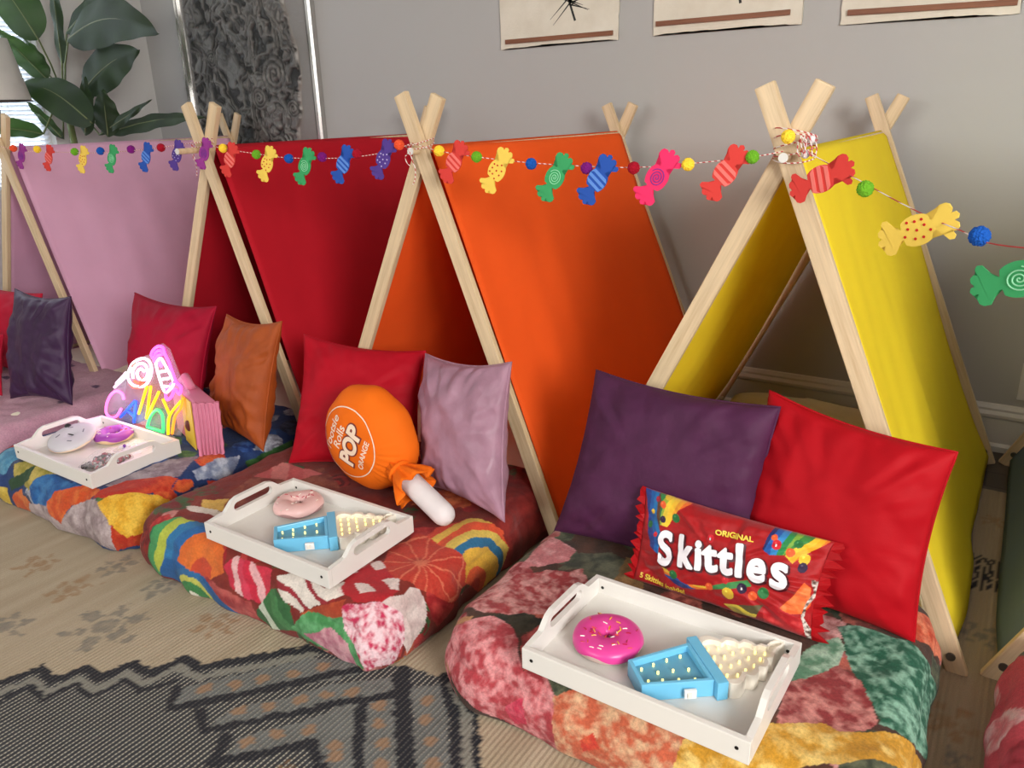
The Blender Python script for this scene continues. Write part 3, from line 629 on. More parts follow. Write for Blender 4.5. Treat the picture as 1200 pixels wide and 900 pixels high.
tents['yellow'] = tent('yellow cloth play tent, the right-hand one seen whole', ((-.502, 1.235), (.017, 0)), ((-.388, 1.235), (-.99, 0)),
     ((-.515, 1.213), (.0, 0)), ((-.42, 1.21), (-1.0, 0)), (-.443, 1.095), (-.472, 1.092), canopy_mat('yellow_canopy', (255, 228, 52), .26), 43)
tents['teal'] = tent('dark grey-blue cloth play tent cut off by the right edge', ((.51, 1.24), (1.03, 0)), ((.63, 1.24), (.075, 0)),
     ((.51, 1.215), (1.03, 0)), ((.62, 1.215), (.045, 0)), (.57, 1.10), (.57, 1.10), canopy_mat('teal_canopy', (104, 122, 136)), 57)

# ---------------------------------------------------------------- mattresses and printed blankets
sheet = cloth('cream_sheet', (244, 236, 214), .85, .2)
def bed(nm, b, prints, base, lab_b, lab_m, step, seed, white_y=2.9, grain=.22, scale=1.0, full=False):
    g = Bed(b.x0+.075, b.x1-.05, b.y0+.04, white_y, b.zt-.013, r=.05, seed=seed+1, R=.08)
    A, Bq = np.meshgrid(np.linspace(g.x0-.16, g.x1+.16, 60), np.linspace(g.y0-.16, g.y1+.16, 110), indexing='ij')
    A = A.clip(g.x0+g.R-g.L, g.x1-g.R+g.L); Bq = Bq.clip(g.y0+g.R-g.L, g.y1-g.R+g.L)
    P = np.stack(g.pos(A, Bq), -1).reshape(-1, 3)
    base_ = ((b.x0+b.x1)/2, (b.y0+white_y)/2, 0)
    mesh('floor_mattress', P, grid_faces(60, 110), sheet, smooth=True, world=base_, label=lab_m, cat='mattress', group='floor mattresses in the tents')
    L = b.L+.05
    xs = np.arange(b.x0+b.R-L, b.x1-b.R+L, step); ys = np.arange(b.y0+b.R-L, b.y1, step)
    A, Bq = np.meshgrid(xs, ys, indexing='ij')
    P = np.stack(b.pos(A, Bq), -1)
    P[..., 2] += np.clip((Bq-(b.y1-.03))/.03, 0, 1)*-.004
    cl = paint(A, Bq, base, prints, seed, scale=scale)
    return mesh('printed_blanket', P.reshape(-1, 3), grid_faces(len(xs), len(ys)), printed('plush_print_'+nm, grain=grain, sheen=.08), smooth=True,
         cols=cl.reshape(-1, 4), world=((b.x0+b.x1)/2, (b.y0+b.y1)/2, 0), label=lab_b, cat='blanket', group='candy print blankets')
bed('yellow', bed_yellow, scatter(-1, .1, .9, 1.8, 60, .07, [((150, 48, 54), (214, 140, 140)), ((60, 66, 50), (100, 104, 80)), ((120, 50, 44), (190, 100, 84)), ((176, 90, 88), (224, 170, 166))], 5)+PRINT_YELLOW, ((50, 38, 30), (96, 58, 44)), 'plush blanket printed with big sugared candies in red, green and gold, under the nearest tray',
    'cream floor mattress inside the yellow tent', .0032, 101, grain=.3)
bed('orange', bed_orange, scatter(-2.1, -.9, .9, 1.9, 90, .055, [((150, 26, 30), (190, 60, 56)), ((96, 22, 22), (150, 40, 36)), ((170, 60, 30), (214, 110, 60)), ((140, 60, 60), (206, 140, 130)), ((120, 30, 30), (60, 90, 50))], 6, ('mot', 'mot', 'str', 'ring'))+PRINT_ORANGE, ((110, 24, 24), (140, 50, 36)), 'glossy blanket printed with swirl lollipops and a citrus slice, under the middle tray',
    'floor mattress inside the orange tent under the lollipop print blanket', .0032, 202, grain=.2)
bed('red', bed_red, scatter(-3, -1.9, .9, 1.9, 110, .05, [((24, 50, 110), (60, 96, 160)), ((30, 36, 60), (70, 80, 110)), ((120, 120, 134), (180, 184, 196)), ((190, 60, 36), (216, 100, 50)), ((40, 84, 50), (80, 120, 60)), ((24, 60, 120), (40, 90, 150))], 7, ('mot', 'mot', 'mot', 'ring'))+PRINT_RED, ((24, 44, 92), (44, 70, 120)), 'blanket printed with blue, orange and yellow sweets, under the left tray with the neon sign',
    'floor mattress inside the crimson tent under the blue and orange blanket', .0036, 303, grain=.25)
random.seed(4)
pk = []
for k in range(26):
    x = random.uniform(-3.9, -3.0); y = random.uniform(1.0, 1.75); r = random.uniform(.008, .02); a = random.uniform(0, 3)
    pk.append(('mot', [(x+r*1.8*math.cos(a+q)*(1 if q % 2 else .6), y+r*math.sin(a+q)) for q in (0, 1, 2, 3, 4, 5)], (88, 62, 92), (120, 80, 110), 40))
bed('pink', bed_pink, pk, ((190, 142, 158), (206, 164, 178)), 'pale pink blanket with small dark marks, at the far left edge',
    'floor mattress inside the pink tent under the pale pink blanket', .006, 404)
tl = []
for k in range(40):
    x = random.uniform(-.02, .7); y = random.uniform(.95, 1.7); r = random.uniform(.015, .05); a = random.uniform(0, 3)
    tl.append(('mot', [(x+r*2*math.cos(a+q)*(1 if q % 2 else .5), y+r*math.sin(a+q)) for q in (0, 1, 2, 3, 4, 5)], ((150, 28, 48), (214, 110, 120), (60, 70, 66))[k % 3], ((190, 60, 80), (230, 190, 190), (90, 110, 90))[k % 3], 50))
bed('teal', bed_teal, tl, ((178, 36, 58), (206, 78, 92)), 'pinkish red fruit print blanket cut off at the lower right corner',
    'floor mattress inside the grey-blue tent at the right edge', .006, 505)

# ---------------------------------------------------------------- cushions
def cushion(c, m, label, n=64, name='cushion', group='plain cushions on the blankets', cols=None, cat='cushion'):
    e = np.linspace(-1, 1, n); e = np.sign(e)*(1-(1-np.abs(e))**1.5)
    U, V = np.meshgrid(e, e, indexing='ij')
    Fp = c.pos(U, V, 1).reshape(-1, 3); Bp = c.pos(U, V, -1).reshape(-1, 3)
    f = grid_faces(n, n)
    cen = Fp.mean(0); cen[2] = min(Fp[:, 2].min(), Bp[:, 2].min())
    P = np.vstack([Fp, Bp]); F = np.vstack([f, f[:, ::-1]+n*n])
    t_ = thing(name, tuple(cen), label, cat, group)
    o = mesh('cover', P, F, m, t_, smooth=True)
    bm = bmesh.new(); bm.from_mesh(o.data); bmesh.ops.remove_doubles(bm, verts=bm.verts, dist=.0004); bmesh.ops.recalc_face_normals(bm, faces=bm.faces); bm.to_mesh(o.data); bm.free()
    o.data.polygons.foreach_set('use_smooth', np.ones(len(o.data.polygons), bool))
    # seam piping round the rim
    rim = []
    for s in np.linspace(-1, 1, 26)[:-1]: rim.append(c.pos(np.array(s), np.array(1.), 1))
    for s in np.linspace(1, -1, 26)[:-1]: rim.append(c.pos(np.array(1.), np.array(s), 1))
    for s in np.linspace(1, -1, 26)[:-1]: rim.append(c.pos(np.array(s), np.array(-1.), 1))
    for s in np.linspace(-1, 1, 26)[:-1]: rim.append(c.pos(np.array(-1.), np.array(s), 1))
    g = G(); g.tube([tuple(p) for p in rim], .0028, 6, closed=True); g.build('seam', m, t_, smooth=True)
    return t_, o
CU = CUSH
cushion(CU['purple'], satin('plum_satin', (72, 26, 62), .7, .1), 'large plum purple cushion leaning in the yellow tent beside the big red one')
cushion(CU['red'], cloth('bright_red_cotton', (166, 8, 22), .65, .2), 'large bright red cushion at the right side of the yellow tent')
cushion(CU['redd'], cloth('crimson_cotton', (170, 12, 32), .65, .3), 'crimson red cushion behind the orange lollipop cushion')
cushion(CU['lav'], satin('mauve_satin', (160, 120, 138), .42, .5), 'shiny mauve cushion on edge to the right of the orange lollipop cushion')
cushion(CU['redc'], cloth('deep_red_cotton', (150, 10, 40), .65, .3), 'deep red cushion directly behind the lit neon sign')
cushion(CU['rust'], satin('rust_velvet', (158, 72, 22), .6, .5), 'rust orange velvet cushion to the right of the pink box')
cushion(CU['purb'], satin('dark_plum_velvet', (54, 28, 62), .5, .5), 'dark plum velvet cushion at the left in front of the pink tent')
cushion(CU['redb'], CUSHm := cloth('left_red_cotton', (176, 22, 50), .65, .3), 'red cushion mostly hidden behind the dark plum one at the far left')
cushion(CU['redb2'], CUSHm, 'red cushion cut by the left edge, in front of the other far-left red one')

# crimped candy bag cushion -------------------------------------------------
def flat_text(body, size, offset=0.0, res=6, sx=1.0):
    cu_ = bpy.data.curves.new('lettering', 'FONT'); cu_.body = body; cu_.size = size; cu_.offset = offset
    cu_.resolution_u = res; cu_.align_x = 'CENTER'; cu_.fill_mode = 'FRONT'
    o = bpy.data.objects.new('lettering', cu_); C.objects.link(o)
    dg = bpy.context.evaluated_depsgraph_get(); me = bpy.data.meshes.new_from_object(o.evaluated_get(dg))
    bm = bmesh.new(); bm.from_mesh(me); bpy.data.objects.remove(o, do_unlink=True); bpy.data.curves.remove(cu_); bpy.data.meshes.remove(me)
    bmesh.ops.triangulate(bm, faces=bm.faces[:])
    xs_ = [v.co.x for v in bm.verts]; ys_ = [v.co.y for v in bm.verts]
    for ax, lo, hi in ((0, min(xs_), max(xs_)), (1, min(ys_), max(ys_))):
        stp = size/9; k = lo+stp
        while k < hi:
            nrm = (1, 0, 0) if ax == 0 else (0, 1, 0); co = (k, 0, 0) if ax == 0 else (0, k, 0)
            bmesh.ops.bisect_plane(bm, geom=bm.verts[:]+bm.edges[:]+bm.faces[:], plane_co=co, plane_no=nrm); k += stp
    bm.verts.index_update()
    V = np.array([[v.co.x*sx, v.co.y] for v in bm.verts]); F = [tuple(v.index for v in f.verts) for f in bm.faces]; bm.free()
    return V, F
CP = candy_pillow
n, m = 320, 170
e = np.linspace(-1, 1, n); e2 = np.linspace(-1, 1, m); U, V = np.meshgrid(e, e2, indexing='ij')
cl = paint(U*1.9, V, ((150, 10, 16), (172, 16, 22)), [(P[0], [(a*1.9, b) for a, b in P[1]])+tuple(((q[0]*1.9, q[1]) if isinstance(q, tuple) and len(q) == 2 else q) for q in P[2:]) for P in PRINT_CANDY], 77, wob=.006, scale=.35)
DC = {'y': (226, 186, 52), 'm': (150, 30, 50), 'o': (228, 92, 44), 'p': (46, 26, 60), 'g': (36, 110, 56), 'r': (196, 36, 44), 'R': (204, 30, 44), 'P': (42, 24, 56)}
for (u_, v_), r_, k in CANDY_DOTS:
    R = r_*.0078
    d = np.hypot((U-u_)*2.1, (V-v_)*1.0)/(R*2.1)
    ins = d < 1; cl[ins, :3] = lin(DC[k])
    hi = np.hypot((U-u_)*2.1+R*.6, (V-v_)-R*.7) < R*.45
    cl[hi & ins, :3] = np.minimum(lin(DC[k])*1.7+.04, 1)
Fp = CP.pos(U, V, 1).reshape(-1, 3); Bp = CP.pos(U, V, -1).reshape(-1, 3); f = grid_faces(n, m)
cb = thing('candy_bag_cushion', (-.44, 1.45, .178), 'red cushion shaped like a bag of sweets with white lettering and rainbow print', 'cushion', 'novelty food cushions')
mesh('bag_front', Fp, f, printed('sweets_bag_print', rough=.42, sheen=.15, strength=.25, grain=.08), cb, smooth=True, cols=cl.reshape(-1, 4))
redbag = cloth('red_bag_cloth', (160, 12, 20), .5, .2)
mesh('bag_back', Bp[::1], f[:, ::-1], redbag, cb, smooth=True)
for sgn in (-1, 1):
    N = 11; g = G(); Vv = []; Ff = []
    for i in range(N*2+1):
        v_ = -1+2*i/(N*2); wd = (.021 if i % 2 else .010)*(1+.25*math.sin(i*2.3))
        if sgn > 0: wd *= 1.45
        p0 = CP.pos(np.array(.985*sgn), np.array(v_), 1, False); ex = (CP.c[1]-CP.c[0]); ex = ex/np.linalg.norm(ex)*sgn
        puck = np.array((0, -1, 0))*.006*math.sin(i*1.7)
        for q in (0, 1):
            Vv.append(p0-CP.n*(.0015 if q else -.0015)); Vv.append(p0+ex*wd+puck-CP.n*(.001 if q else -.001))
    for i in range(N*2):
        a = i*4; b = a+4; Ff += [(a, b, b+1, a+1), (a+2, a+3, b+3, b+2), (a+1, b+1, b+3, a+3)]
    g.add(Vv, Ff); g.build('crimped_edge', redbag, cb)
def on_cushion(c, name, body, size, org, du, dv, m_, parent, off, bold=0.0, sx=1.0, label=None, fat=0.0):
    V_, F_ = flat_text(body, size, bold, sx=sx)
    if fat:
        V0, F0 = V_, F_; V_ = []; F_ = []
        for k in range(8):
            F_ += [tuple(i+k*len(V0) for i in f) for f in F0]; V_.append(V0+fat*np.array((math.cos(k*PI/4), math.sin(k*PI/4))))
        V_ = np.vstack(V_)
    u = org[0]+V_[:, 0]*du[0]+V_[:, 1]*dv[0]; v = org[1]+V_[:, 0]*du[1]+V_[:, 1]*dv[1]
    P = c.pos(np.clip(u, -.99, .99), np.clip(v, -.99, .99), 1, True, off)
    return mesh(name, P, F_, m_, parent, label=label)
white_print = plain('white_print', (236, 232, 236), .4); dark_print = plain('dark_red_print', (70, 10, 24), .4); gold_print = plain('gold_print', (232, 200, 70), .4)
letters = [('S', -.585, -.36, .94, .78), ('k', -.35, -.27, .88, .76), ('i', -.195, -.22, .84, .9), ('t', -.075, -.18, .86, .95), ('t', .085, -.14, .86, .95), ('l', .225, -.11, .90, .9), ('e', .40, -.10, .88, .86), ('s', .63, -.10, 1.0, .92)]
for ch, u0, v0, s_, sx in letters:
    h = s_
    dv = (-.075, .98); du = (.50, .15)
    org = (u0, v0)
    on_cushion(CP, 'letter_shadow', ch, h, (org[0]+.012, org[1]-.02), du, dv, dark_print, cb, .0030, .012, sx, fat=.050)
    on_cushion(CP, 'letter', ch, h, org, du, dv, white_print, cb, .0046, .012, sx, fat=.024)
on_cushion(CP, 'small_lettering', 'ORiGiNAL', .16, (.10, .58), (.52, .09), (-.06, .95), gold_print, cb, .0032, .006)
on_cushion(CP, 'small_lettering', '5 Skittles inside!', .17, (-.62, -.90), (.52, -.04), (-.05, .9), gold_print, cb, .0032, .004)
for (u_, v_), r_, k in CANDY_DOTS:
    if k in 'RP': on_cushion(CP, 'printed_initial', 's', .10, (u_, v_-.03), (.5, .1), (-.05, .95), white_print, cb, .0022, .003)

# lollipop cushion ------------------------------------------------------------
lc = Vector((-1.479, 1.49, .335)); lo = thing('lollipop_cushion', (lc.x, lc.y, .178), 'round orange lollipop cushion with white stick and printed circle of lettering', 'cushion', 'novelty food cushions')
oran = cloth('orange_plush', (232, 108, 20), .75, .45)
sd = Vector((.30, -.06, -.125)).normalized()      # stick direction
def lolly_pos(a, b, off=0, bump=True):  # a along text, b towards the top; in radii
    R, T = .155, .092
    r = np.hypot(a, b); rr = np.clip(r, 0, 1)
    t = T*np.sqrt(np.clip(1-rr**2.6, 0, 1))
    an = np.arctan2(b, a)
    if bump: t = t*(1+.06*(fbm(a*2.5, b*2.5, 3)-.5)*2)
    upv = np.array((-sd.x, 0, -sd.z)); upv /= np.linalg.norm(upv); rt = np.array((-upv[2]*-1, 0, -upv[0])); rt = np.array((upv[2], 0, -upv[0]))
    P = np.array(lc)+R*(a[..., None]*rt+b[..., None]*upv)
    P[..., 1] -= t+off
    return P
nr, na = 40, 96
r_ = np.linspace(0, 1, nr)**.7; a_ = np.linspace(0, 2*PI, na+1); RR, AA = np.meshgrid(r_, a_, indexing='ij')
puck = 1+.02*np.sin(AA*9)*RR**4+.05*np.exp(-((np.mod(AA+PI/2+PI, 2*PI)-PI)/.35)**2)*RR**3
a = RR*np.cos(AA)*puck; b = RR*np.sin(AA)*puck
Fp = lolly_pos(a/puck, b/puck); Fp += (lolly_pos(a, b)-lolly_pos(a/puck, b/puck))*np.array((1, 0, 1))
gath = np.exp(-((np.mod(AA+PI/2+PI, 2*PI)-PI)/.55)**2)*np.clip((RR-.45)*2, 0, 1)
Fp[..., 1] += gath*.010*np.sin(AA*38)*np.clip((1-RR)*6, 0, 1)
Bp = Fp.copy(); Bp[..., 1] = 2*lc.y-Bp[..., 1]; Bp[..., 1] = lc.y+(Bp[..., 1]-lc.y)*.7
f = grid_faces(nr, na+1); N_ = nr*(na+1)
lb_ = mesh('candy_ball', np.vstack([Fp.reshape(-1, 3), Bp.reshape(-1, 3)]), np.vstack([f, f[:, ::-1]+N_]), oran, lo, smooth=True)
bm = bmesh.new(); bm.from_mesh(lb_.data); bmesh.ops.remove_doubles(bm, verts=bm.verts, dist=.0005); bmesh.ops.recalc_face_normals(bm, faces=bm.faces); bm.to_mesh(lb_.data); bm.free()
lb_.data.polygons.foreach_set('use_smooth', np.ones(len(lb_.data.polygons), bool))
neck = lc+sd*.150+Vector((0, -.02, 0))
# flared skirt of gathered cloth
g = G(); K = 64; rings = [(-.02, .030), (.0, .026), (.018, .036), (.04, .048), (.065, .058), (.078, .060)]
s1 = sd.orthogonal().normalized(); s2 = sd.cross(s1); Vv = []; Ff = []
for i, (h, r) in enumerate(rings):
    for j in range(K):
        an = 2*PI*j/K; rr = r*(1+.16*math.sin(an*7+i*.4)*(i/4)+.08*math.sin(an*13))
        Vv.append(neck+sd*(h+.008*math.sin(an*3)*i/4)+s1*rr*math.cos(an)+s2*rr*math.sin(an))
for i in range(len(rings)-1):
    for j in range(K): Ff.append((i*K+j, i*K+(j+1) % K, (i+1)*K+(j+1) % K, (i+1)*K+j))
g.add(Vv, Ff); sk = g.build('gathered_skirt', oran, lo, smooth=True); md = sk.modifiers.new('t', 'SOLIDIFY'); md.thickness = .003
g = G(); g.tube([neck+s1*.03*math.cos(x)+s2*.03*math.sin(x) for x in np.linspace(0, 2*PI, 24, endpoint=False)], .007, 8, closed=True); g.build('neck_tie', oran, sk, smooth=True)
e0 = neck+sd*.03; e1 = Vector((-1.135, 1.395, .205)); pts = [e0.lerp(e1, k) for k in np.linspace(0, 1, 24)]
def stick_t(t): return math.sqrt(max(0, 1-max(0, (t-.82)/.18)**2))*.98+.02
g = G(); g.tube([tuple(p) for p in pts], .031, 20, taper=stick_t); g.build('stick', cloth('white_plush', (222, 214, 214), .75, .4), lo, smooth=True)
def lolly_mesh(name, V_, F_, o_, ang, m_, off):
    ca, sa = math.cos(ang), math.sin(ang)
    a = o_[0]+V_[:, 0]*ca-V_[:, 1]*sa; b = o_[1]+V_[:, 0]*sa+V_[:, 1]*ca
    return mesh(name, lolly_pos(a, b, off), F_, m_, lo)
cream_print = plain('cream_print', (240, 214, 190), .5)
K = 96; Vc = np.array([[.66*q*math.cos(x), .66*q*math.sin(x)] for x in np.linspace(0, 2*PI, K, endpoint=False) for q in (.985, 1.015)])
lolly_mesh('printed_ring', Vc, [(2*i, 2*i+1, (2*i+3) % (2*K), (2*i+2) % (2*K)) for i in range(K)], (0, .12), 0, cream_print, .002)
lx = .10
for body, sz, o_, bold in (('Tootsie', .235, (-.02, .12+.32), .004), ('Rolls', .235, (.04, .12+.11), .004), ('ORANGE', .145, (.02, .12-.48), .004)):
    V_, F_ = flat_text(body, sz, bold, sx=1.05); lolly_mesh('lettering', V_, F_, o_, 0, cream_print, .002)
V_, F_ = flat_text('POP', .44, .045, sx=.98); lolly_mesh('lettering_shadow', V_, F_, (.03, .12-.26), 0, plain('maroon_print', (120, 40, 34), .5), .0018)
V_, F_ = flat_text('POP', .44, .02, sx=.98); lolly_mesh('lettering', V_, F_, (.03, .12-.26), 0, cream_print, .003)

# pink box pouch -----------------------------------------------------------------
pbm = cloth('pink_box_fabric', (214, 130, 156), .6, .3)
bx = thing('gift_box', (-2.2, 1.45, .178), 'pink box with a yellow band and wavy edge beside the neon sign', 'box')
A_ = Vector((-2.140, 1.372, .180)); B_ = Vector((-2.085, 1.425, .180)); ax = Vector((-.25, .088, 0)); up = Vector((.012, 0, .178))
cA, cB = A_+up, B_+up*.97
g = G(); g.hexa([A_, B_, B_+ax, A_+ax, cA, cB, cB+ax, cA+ax])
bm = bmesh.new(); vs = [bm.verts.new(v) for v in g.v]; [bm.faces.new([vs[i] for i in f]) for f in g.f]
bmesh.ops.bevel(bm, geom=bm.edges[:], offset=.012, segments=4, affect='EDGES', profile=.5); bm.verts.index_update()
mesh('box_body', [v.co[:] for v in bm.verts], [[v.index for v in f.verts] for f in bm.faces], pbm, bx, smooth=True); bm.free()
# ridged end panel with wavy outline
g = G(); nn = (B_-A_).cross(up).normalized(); nn = nn if nn.y < 0 else -nn
out = []
for k in range(40):
    t_ = k/40*4
    if t_ < 1: p = A_.lerp(B_, t_)
    elif t_ < 2: p = B_.lerp(cB, t_-1)
    elif t_ < 3: p = cB.lerp(cA, t_-2)
    else: p = cA.lerp(A_, t_-3)
    c0 = (A_+cB)/2; out.append(c0+(p-c0)*(1.03+.035*math.sin(k*2.2)))
n_ = len(out); g.add([p+nn*.014 for p in out]+[p+nn*.002 for p in out], [tuple(range(n_)), tuple(range(2*n_-1, n_-1, -1))]+[(i, n_+i, n_+(i+1) % n_, (i+1) % n_) for i in range(n_)])
g.build('wavy_end_panel', pbm, bx)
g = G()
for k in range(1, 7):
    p = A_.lerp(B_, k/7); q = cA.lerp(cB, k/7); g.tube([p+nn*.015, p.lerp(q, .5)+nn*.0165, q+nn*.015], .0028, 6)
g.build('ribs', pbm, bx, smooth=True)
sn = ax.cross(up).normalized(); sn = sn if sn.y < 0 else -sn
g = G()
a0, a1 = A_+ax*.10+up*.02, A_+ax*.52+up*.02; b0, b1 = cA+ax*.10-up*.03, cA+ax*.52-up*.03
g.hexa([a0+sn*.001, a1+sn*.001, a1+sn*.004, a0+sn*.004, b0+sn*.001, b1+sn*.001, b1+sn*.004, b0+sn*.004]); g.build('band', plain('yellow_band', (228, 196, 60), .5), bx)
g = G(); pc = A_.lerp(cA, .42)+ax*.30+sn*.006; g.ball(pc, .016, 12, 8, (1, .4, 1.2)); g.build('button', plain('brown_button', (96, 34, 30), .4), bx, smooth=True)
g = G(); g.tube([cA.lerp(cB, .5)+ax*1.0+Vector((0, 0, .0)), cA.lerp(cB, .5)+ax*.8+Vector((0, 0, .03)), cA.lerp(cB, .5)+ax*.6+Vector((0, 0, .003))], .016, 10); g.build('rolled_flap', pbm, bx, smooth=True)

# ---------------------------------------------------------------- trays
tray_m = plain('white_painted_wood', (226, 223, 217), .38, .08, 40); screw_m = plain('dark_screw', (40, 38, 36), .4, metal=.6)
def make_tray(loc, rz, label):
    t_ = thing('serving_tray', loc, label, 'tray', 'white serving trays on the blankets', rz)
    W, D, th = .446, .300, .012
    G().box(-W/2+.003, W/2-.003, -D/2+.003, D/2-.003, .002, .010, .001).build('base_board', tray_m, t_, local=True)
    for s in (-1, 1):
        y = s*(D/2-th/2); r = G().box(-W/2, W/2, y-th/2, y+th/2, 0, .047, .0015).build('long_side', tray_m, t_, local=True)
        for x in (-W/2+.022, W/2-.022): G().tube([(x, y-th/2-.0008, .026), (x, y+th/2+.0008, .026)], .0036, 10).build('screw', screw_m, r, local=True)
    # short sides with raised middle and a handle slot
    H, Hm = .047, .078; hw = .052; slot = .012
    for s in (-1, 1):
        x0 = s*(W/2-th) if s > 0 else -W/2; x1 = x0+th
        outer = [(-D/2+th, .0), (D/2-th, .0), (D/2-th, H), (D/2-.058, H+.004), (D/2-.082, Hm-.006), (D/2-.10, Hm), (-D/2+.10, Hm), (-D/2+.082, Hm-.006), (-D/2+.058, H+.004), (-D/2+th, H)]
        bm = bmesh.new(); vo = [bm.verts.new((x0, y, z)) for y, z in outer]
        hole = [(-hw+slot*math.cos(a), .052+slot*math.sin(a)) for a in np.linspace(PI/2, 3*PI/2, 8)]+[(hw+slot*math.cos(a), .052+slot*math.sin(a)) for a in np.linspace(-PI/2, PI/2, 8)]
        vi = [bm.verts.new((x0, y, z)) for y, z in hole]
        eo = [bm.edges.new((vo[i], vo[(i+1) % len(vo)])) for i in range(len(vo))]; ei = [bm.edges.new((vi[i], vi[(i+1) % len(vi)])) for i in range(len(vi))]
        bmesh.ops.triangle_fill(bm, use_beauty=True, use_dissolve=False, edges=eo+ei)
        ex = bmesh.ops.extrude_face_region(bm, geom=bm.faces[:])
        for v in ex['geom']:
            if isinstance(v, bmesh.types.BMVert): v.co.x += th
        bmesh.ops.recalc_face_normals(bm, faces=bm.faces); bm.verts.index_update()
        mesh('handle_side', [v.co[:] for v in bm.verts], [[v.index for v in f.verts] for f in bm.faces], tray_m, t_, local=True); bm.free()
    return t_
TZ = .176
make_tray((-.470, 1.192, TZ), -.02, 'white handled tray holding the hot pink doughnut, nearest the camera')
make_tray((-1.440, 1.193, TZ), .0, 'white handled tray holding the pale pink doughnut, in front of the orange tent')
make_tray((-2.430, 1.200, TZ), .0, 'white handled tray at the left, holding a purple and a grey doughnut')

# ---------------------------------------------------------------- cone-shaped marquee lights
blue_m = plain('sky_blue_plastic', (112, 190, 226), .3); ivory_m = plain('ivory_plastic', (236, 228, 214), .35); blue_in = plain('sky_blue_recess', (96, 160, 190), .45)
bulb_m = glow('warm_led', (255, 232, 130), 1.5)
def shell(poly, inner, h, rec, name, m1, m2, t_, wall_lab='recess'):
    n = len(poly); P = lambda pts, z: [(x, y, z) for x, y in pts]
    V = P(poly, 0)+P(poly, h)+P(inner, h)+P(inner, rec)
    F = [tuple(range(n-1, -1, -1))]
    for a, b in ((0, 1), (1, 2), (2, 3)):
        F += [(a*n+i, a*n+(i+1) % n, b*n+(i+1) % n, b*n+i) for i in range(n)]
    o = G().add(V, F).build(name, m1, t_, local=True)
    md = o.modifiers.new('b', 'BEVEL'); md.width = .0015; md.segments = 2; md.limit_method = 'ANGLE'; md.angle_limit = .9
    G().add(P(inner, rec+.0004), [tuple(range(n))]).build(wall_lab, m2, o, local=True)
    return o
def inset(poly, d):
    n = len(poly); out = []
    for i in range(n):
        p0, p1, p2 = np.array(poly[i-1]), np.array(poly[i]), np.array(poly[(i+1) % n])
        a = p1-p0; b = p2-p1; a = a/np.linalg.norm(a); b = b/np.linalg.norm(b)
        na_, nb = np.array((-a[1], a[0])), np.array((-b[1], b[0])); m_ = na_+nb; m_ = m_/max(.35, np.dot(m_, m_)/2) if np.dot(m_, m_) > .1 else na_
        out.append(tuple(p1+m_*d/1.0*(1 if np.dot(m_, m_) < 4 else .5)))
    return out
def make_marquee(loc, rz, label):
    t_ = thing('ice_cream_light', loc, label, 'lamp', 'ice cream shaped battery lights', rz)
    H = .036
    cup = [(0, -.036), (.132, -.055), (.132, .055), (0, .036)]
    shell(cup, inset(cup, .008), H, .022, 'cup', blue_m, blue_in, t_)
    G().box(.132, .153, -.068, .068, 0, H+.002, .0015).build('cup_rim', blue_m, t_, local=True)
    half = curve_pts([(.153, .056), (.160, .067), (.176, .069), (.190, .058), (.195, .051), (.208, .057), (.222, .048), (.228, .037), (.240, .041), (.251, .031), (.255, .020), (.266, .021), (.276, .011)], 5)
    up_ = [(float(p[0]), float(p[1])) for p in half]
    dn = [(x, -y*1.02) for x, y in up_]
    poly = dn+[(.292, .004), (.310, .012), (.314, .020), (.300, .026), (.284, .022)]+up_[::-1]
    sw = shell(poly, [(x_*.93+.0125, y_*.80) for x_, y_ in poly], H-.003, .022, 'ice_cream_swirl', ivory_m, ivory_m, t_)
    random.seed(5); g = G(); g2 = G()
    for x, ys_ in ((.020, (-.018, .016)), (.046, (-.022, .0, .022)), (.075, (-.028, -.002, .028)), (.104, (-.034, -.006, .032))):
        for y in ys_: g.tube([(x, y, .021), (x, y, .026)], .0020, 6); g.ball((x, y, .027), .0025, 6, 4)
    for x, ys_ in ((.165, (-.038, -.012, .014, .040)), (.184, (-.042, -.016, .010, .036)), (.204, (-.034, -.010, .016, .034)), (.226, (-.026, -.004, .018)), (.246, (-.012, .008)), (.262, (.0,))):
        for y in ys_: g2.tube([(x, y, .021), (x, y, .026)], .0020, 6); g2.ball((x, y, .027), .0025, 6, 4)
    g.build('bulbs', bulb_m, t_, local=True, kind='stuff'); g2.build('bulbs', bulb_m, t_, local=True, kind='stuff')
    sw_ = G().box(.082, .104, -.0535, -.0475, .008, .026, .0008).build('switch_plate', plain('switch_white', (232, 232, 230), .3), t_, local=True); sw_.rotation_euler = (0, 0, -.143)
    sw_.location = (0.0, .0065, 0)
    G().box(.087, .095, -.0565, -.053, .012, .022, .0008).build('switch', ivory_m, sw_, local=True)
    return t_
make_marquee((-.482, 1.096, TZ+.0105), math.radians(45.5), 'blue and ivory ice cream cone light beside the hot pink doughnut, warm bulbs lit')
make_marquee((-1.462, 1.098, TZ+.0105), math.radians(48), 'blue and ivory ice cream cone light beside the pale pink doughnut, warm bulbs lit')

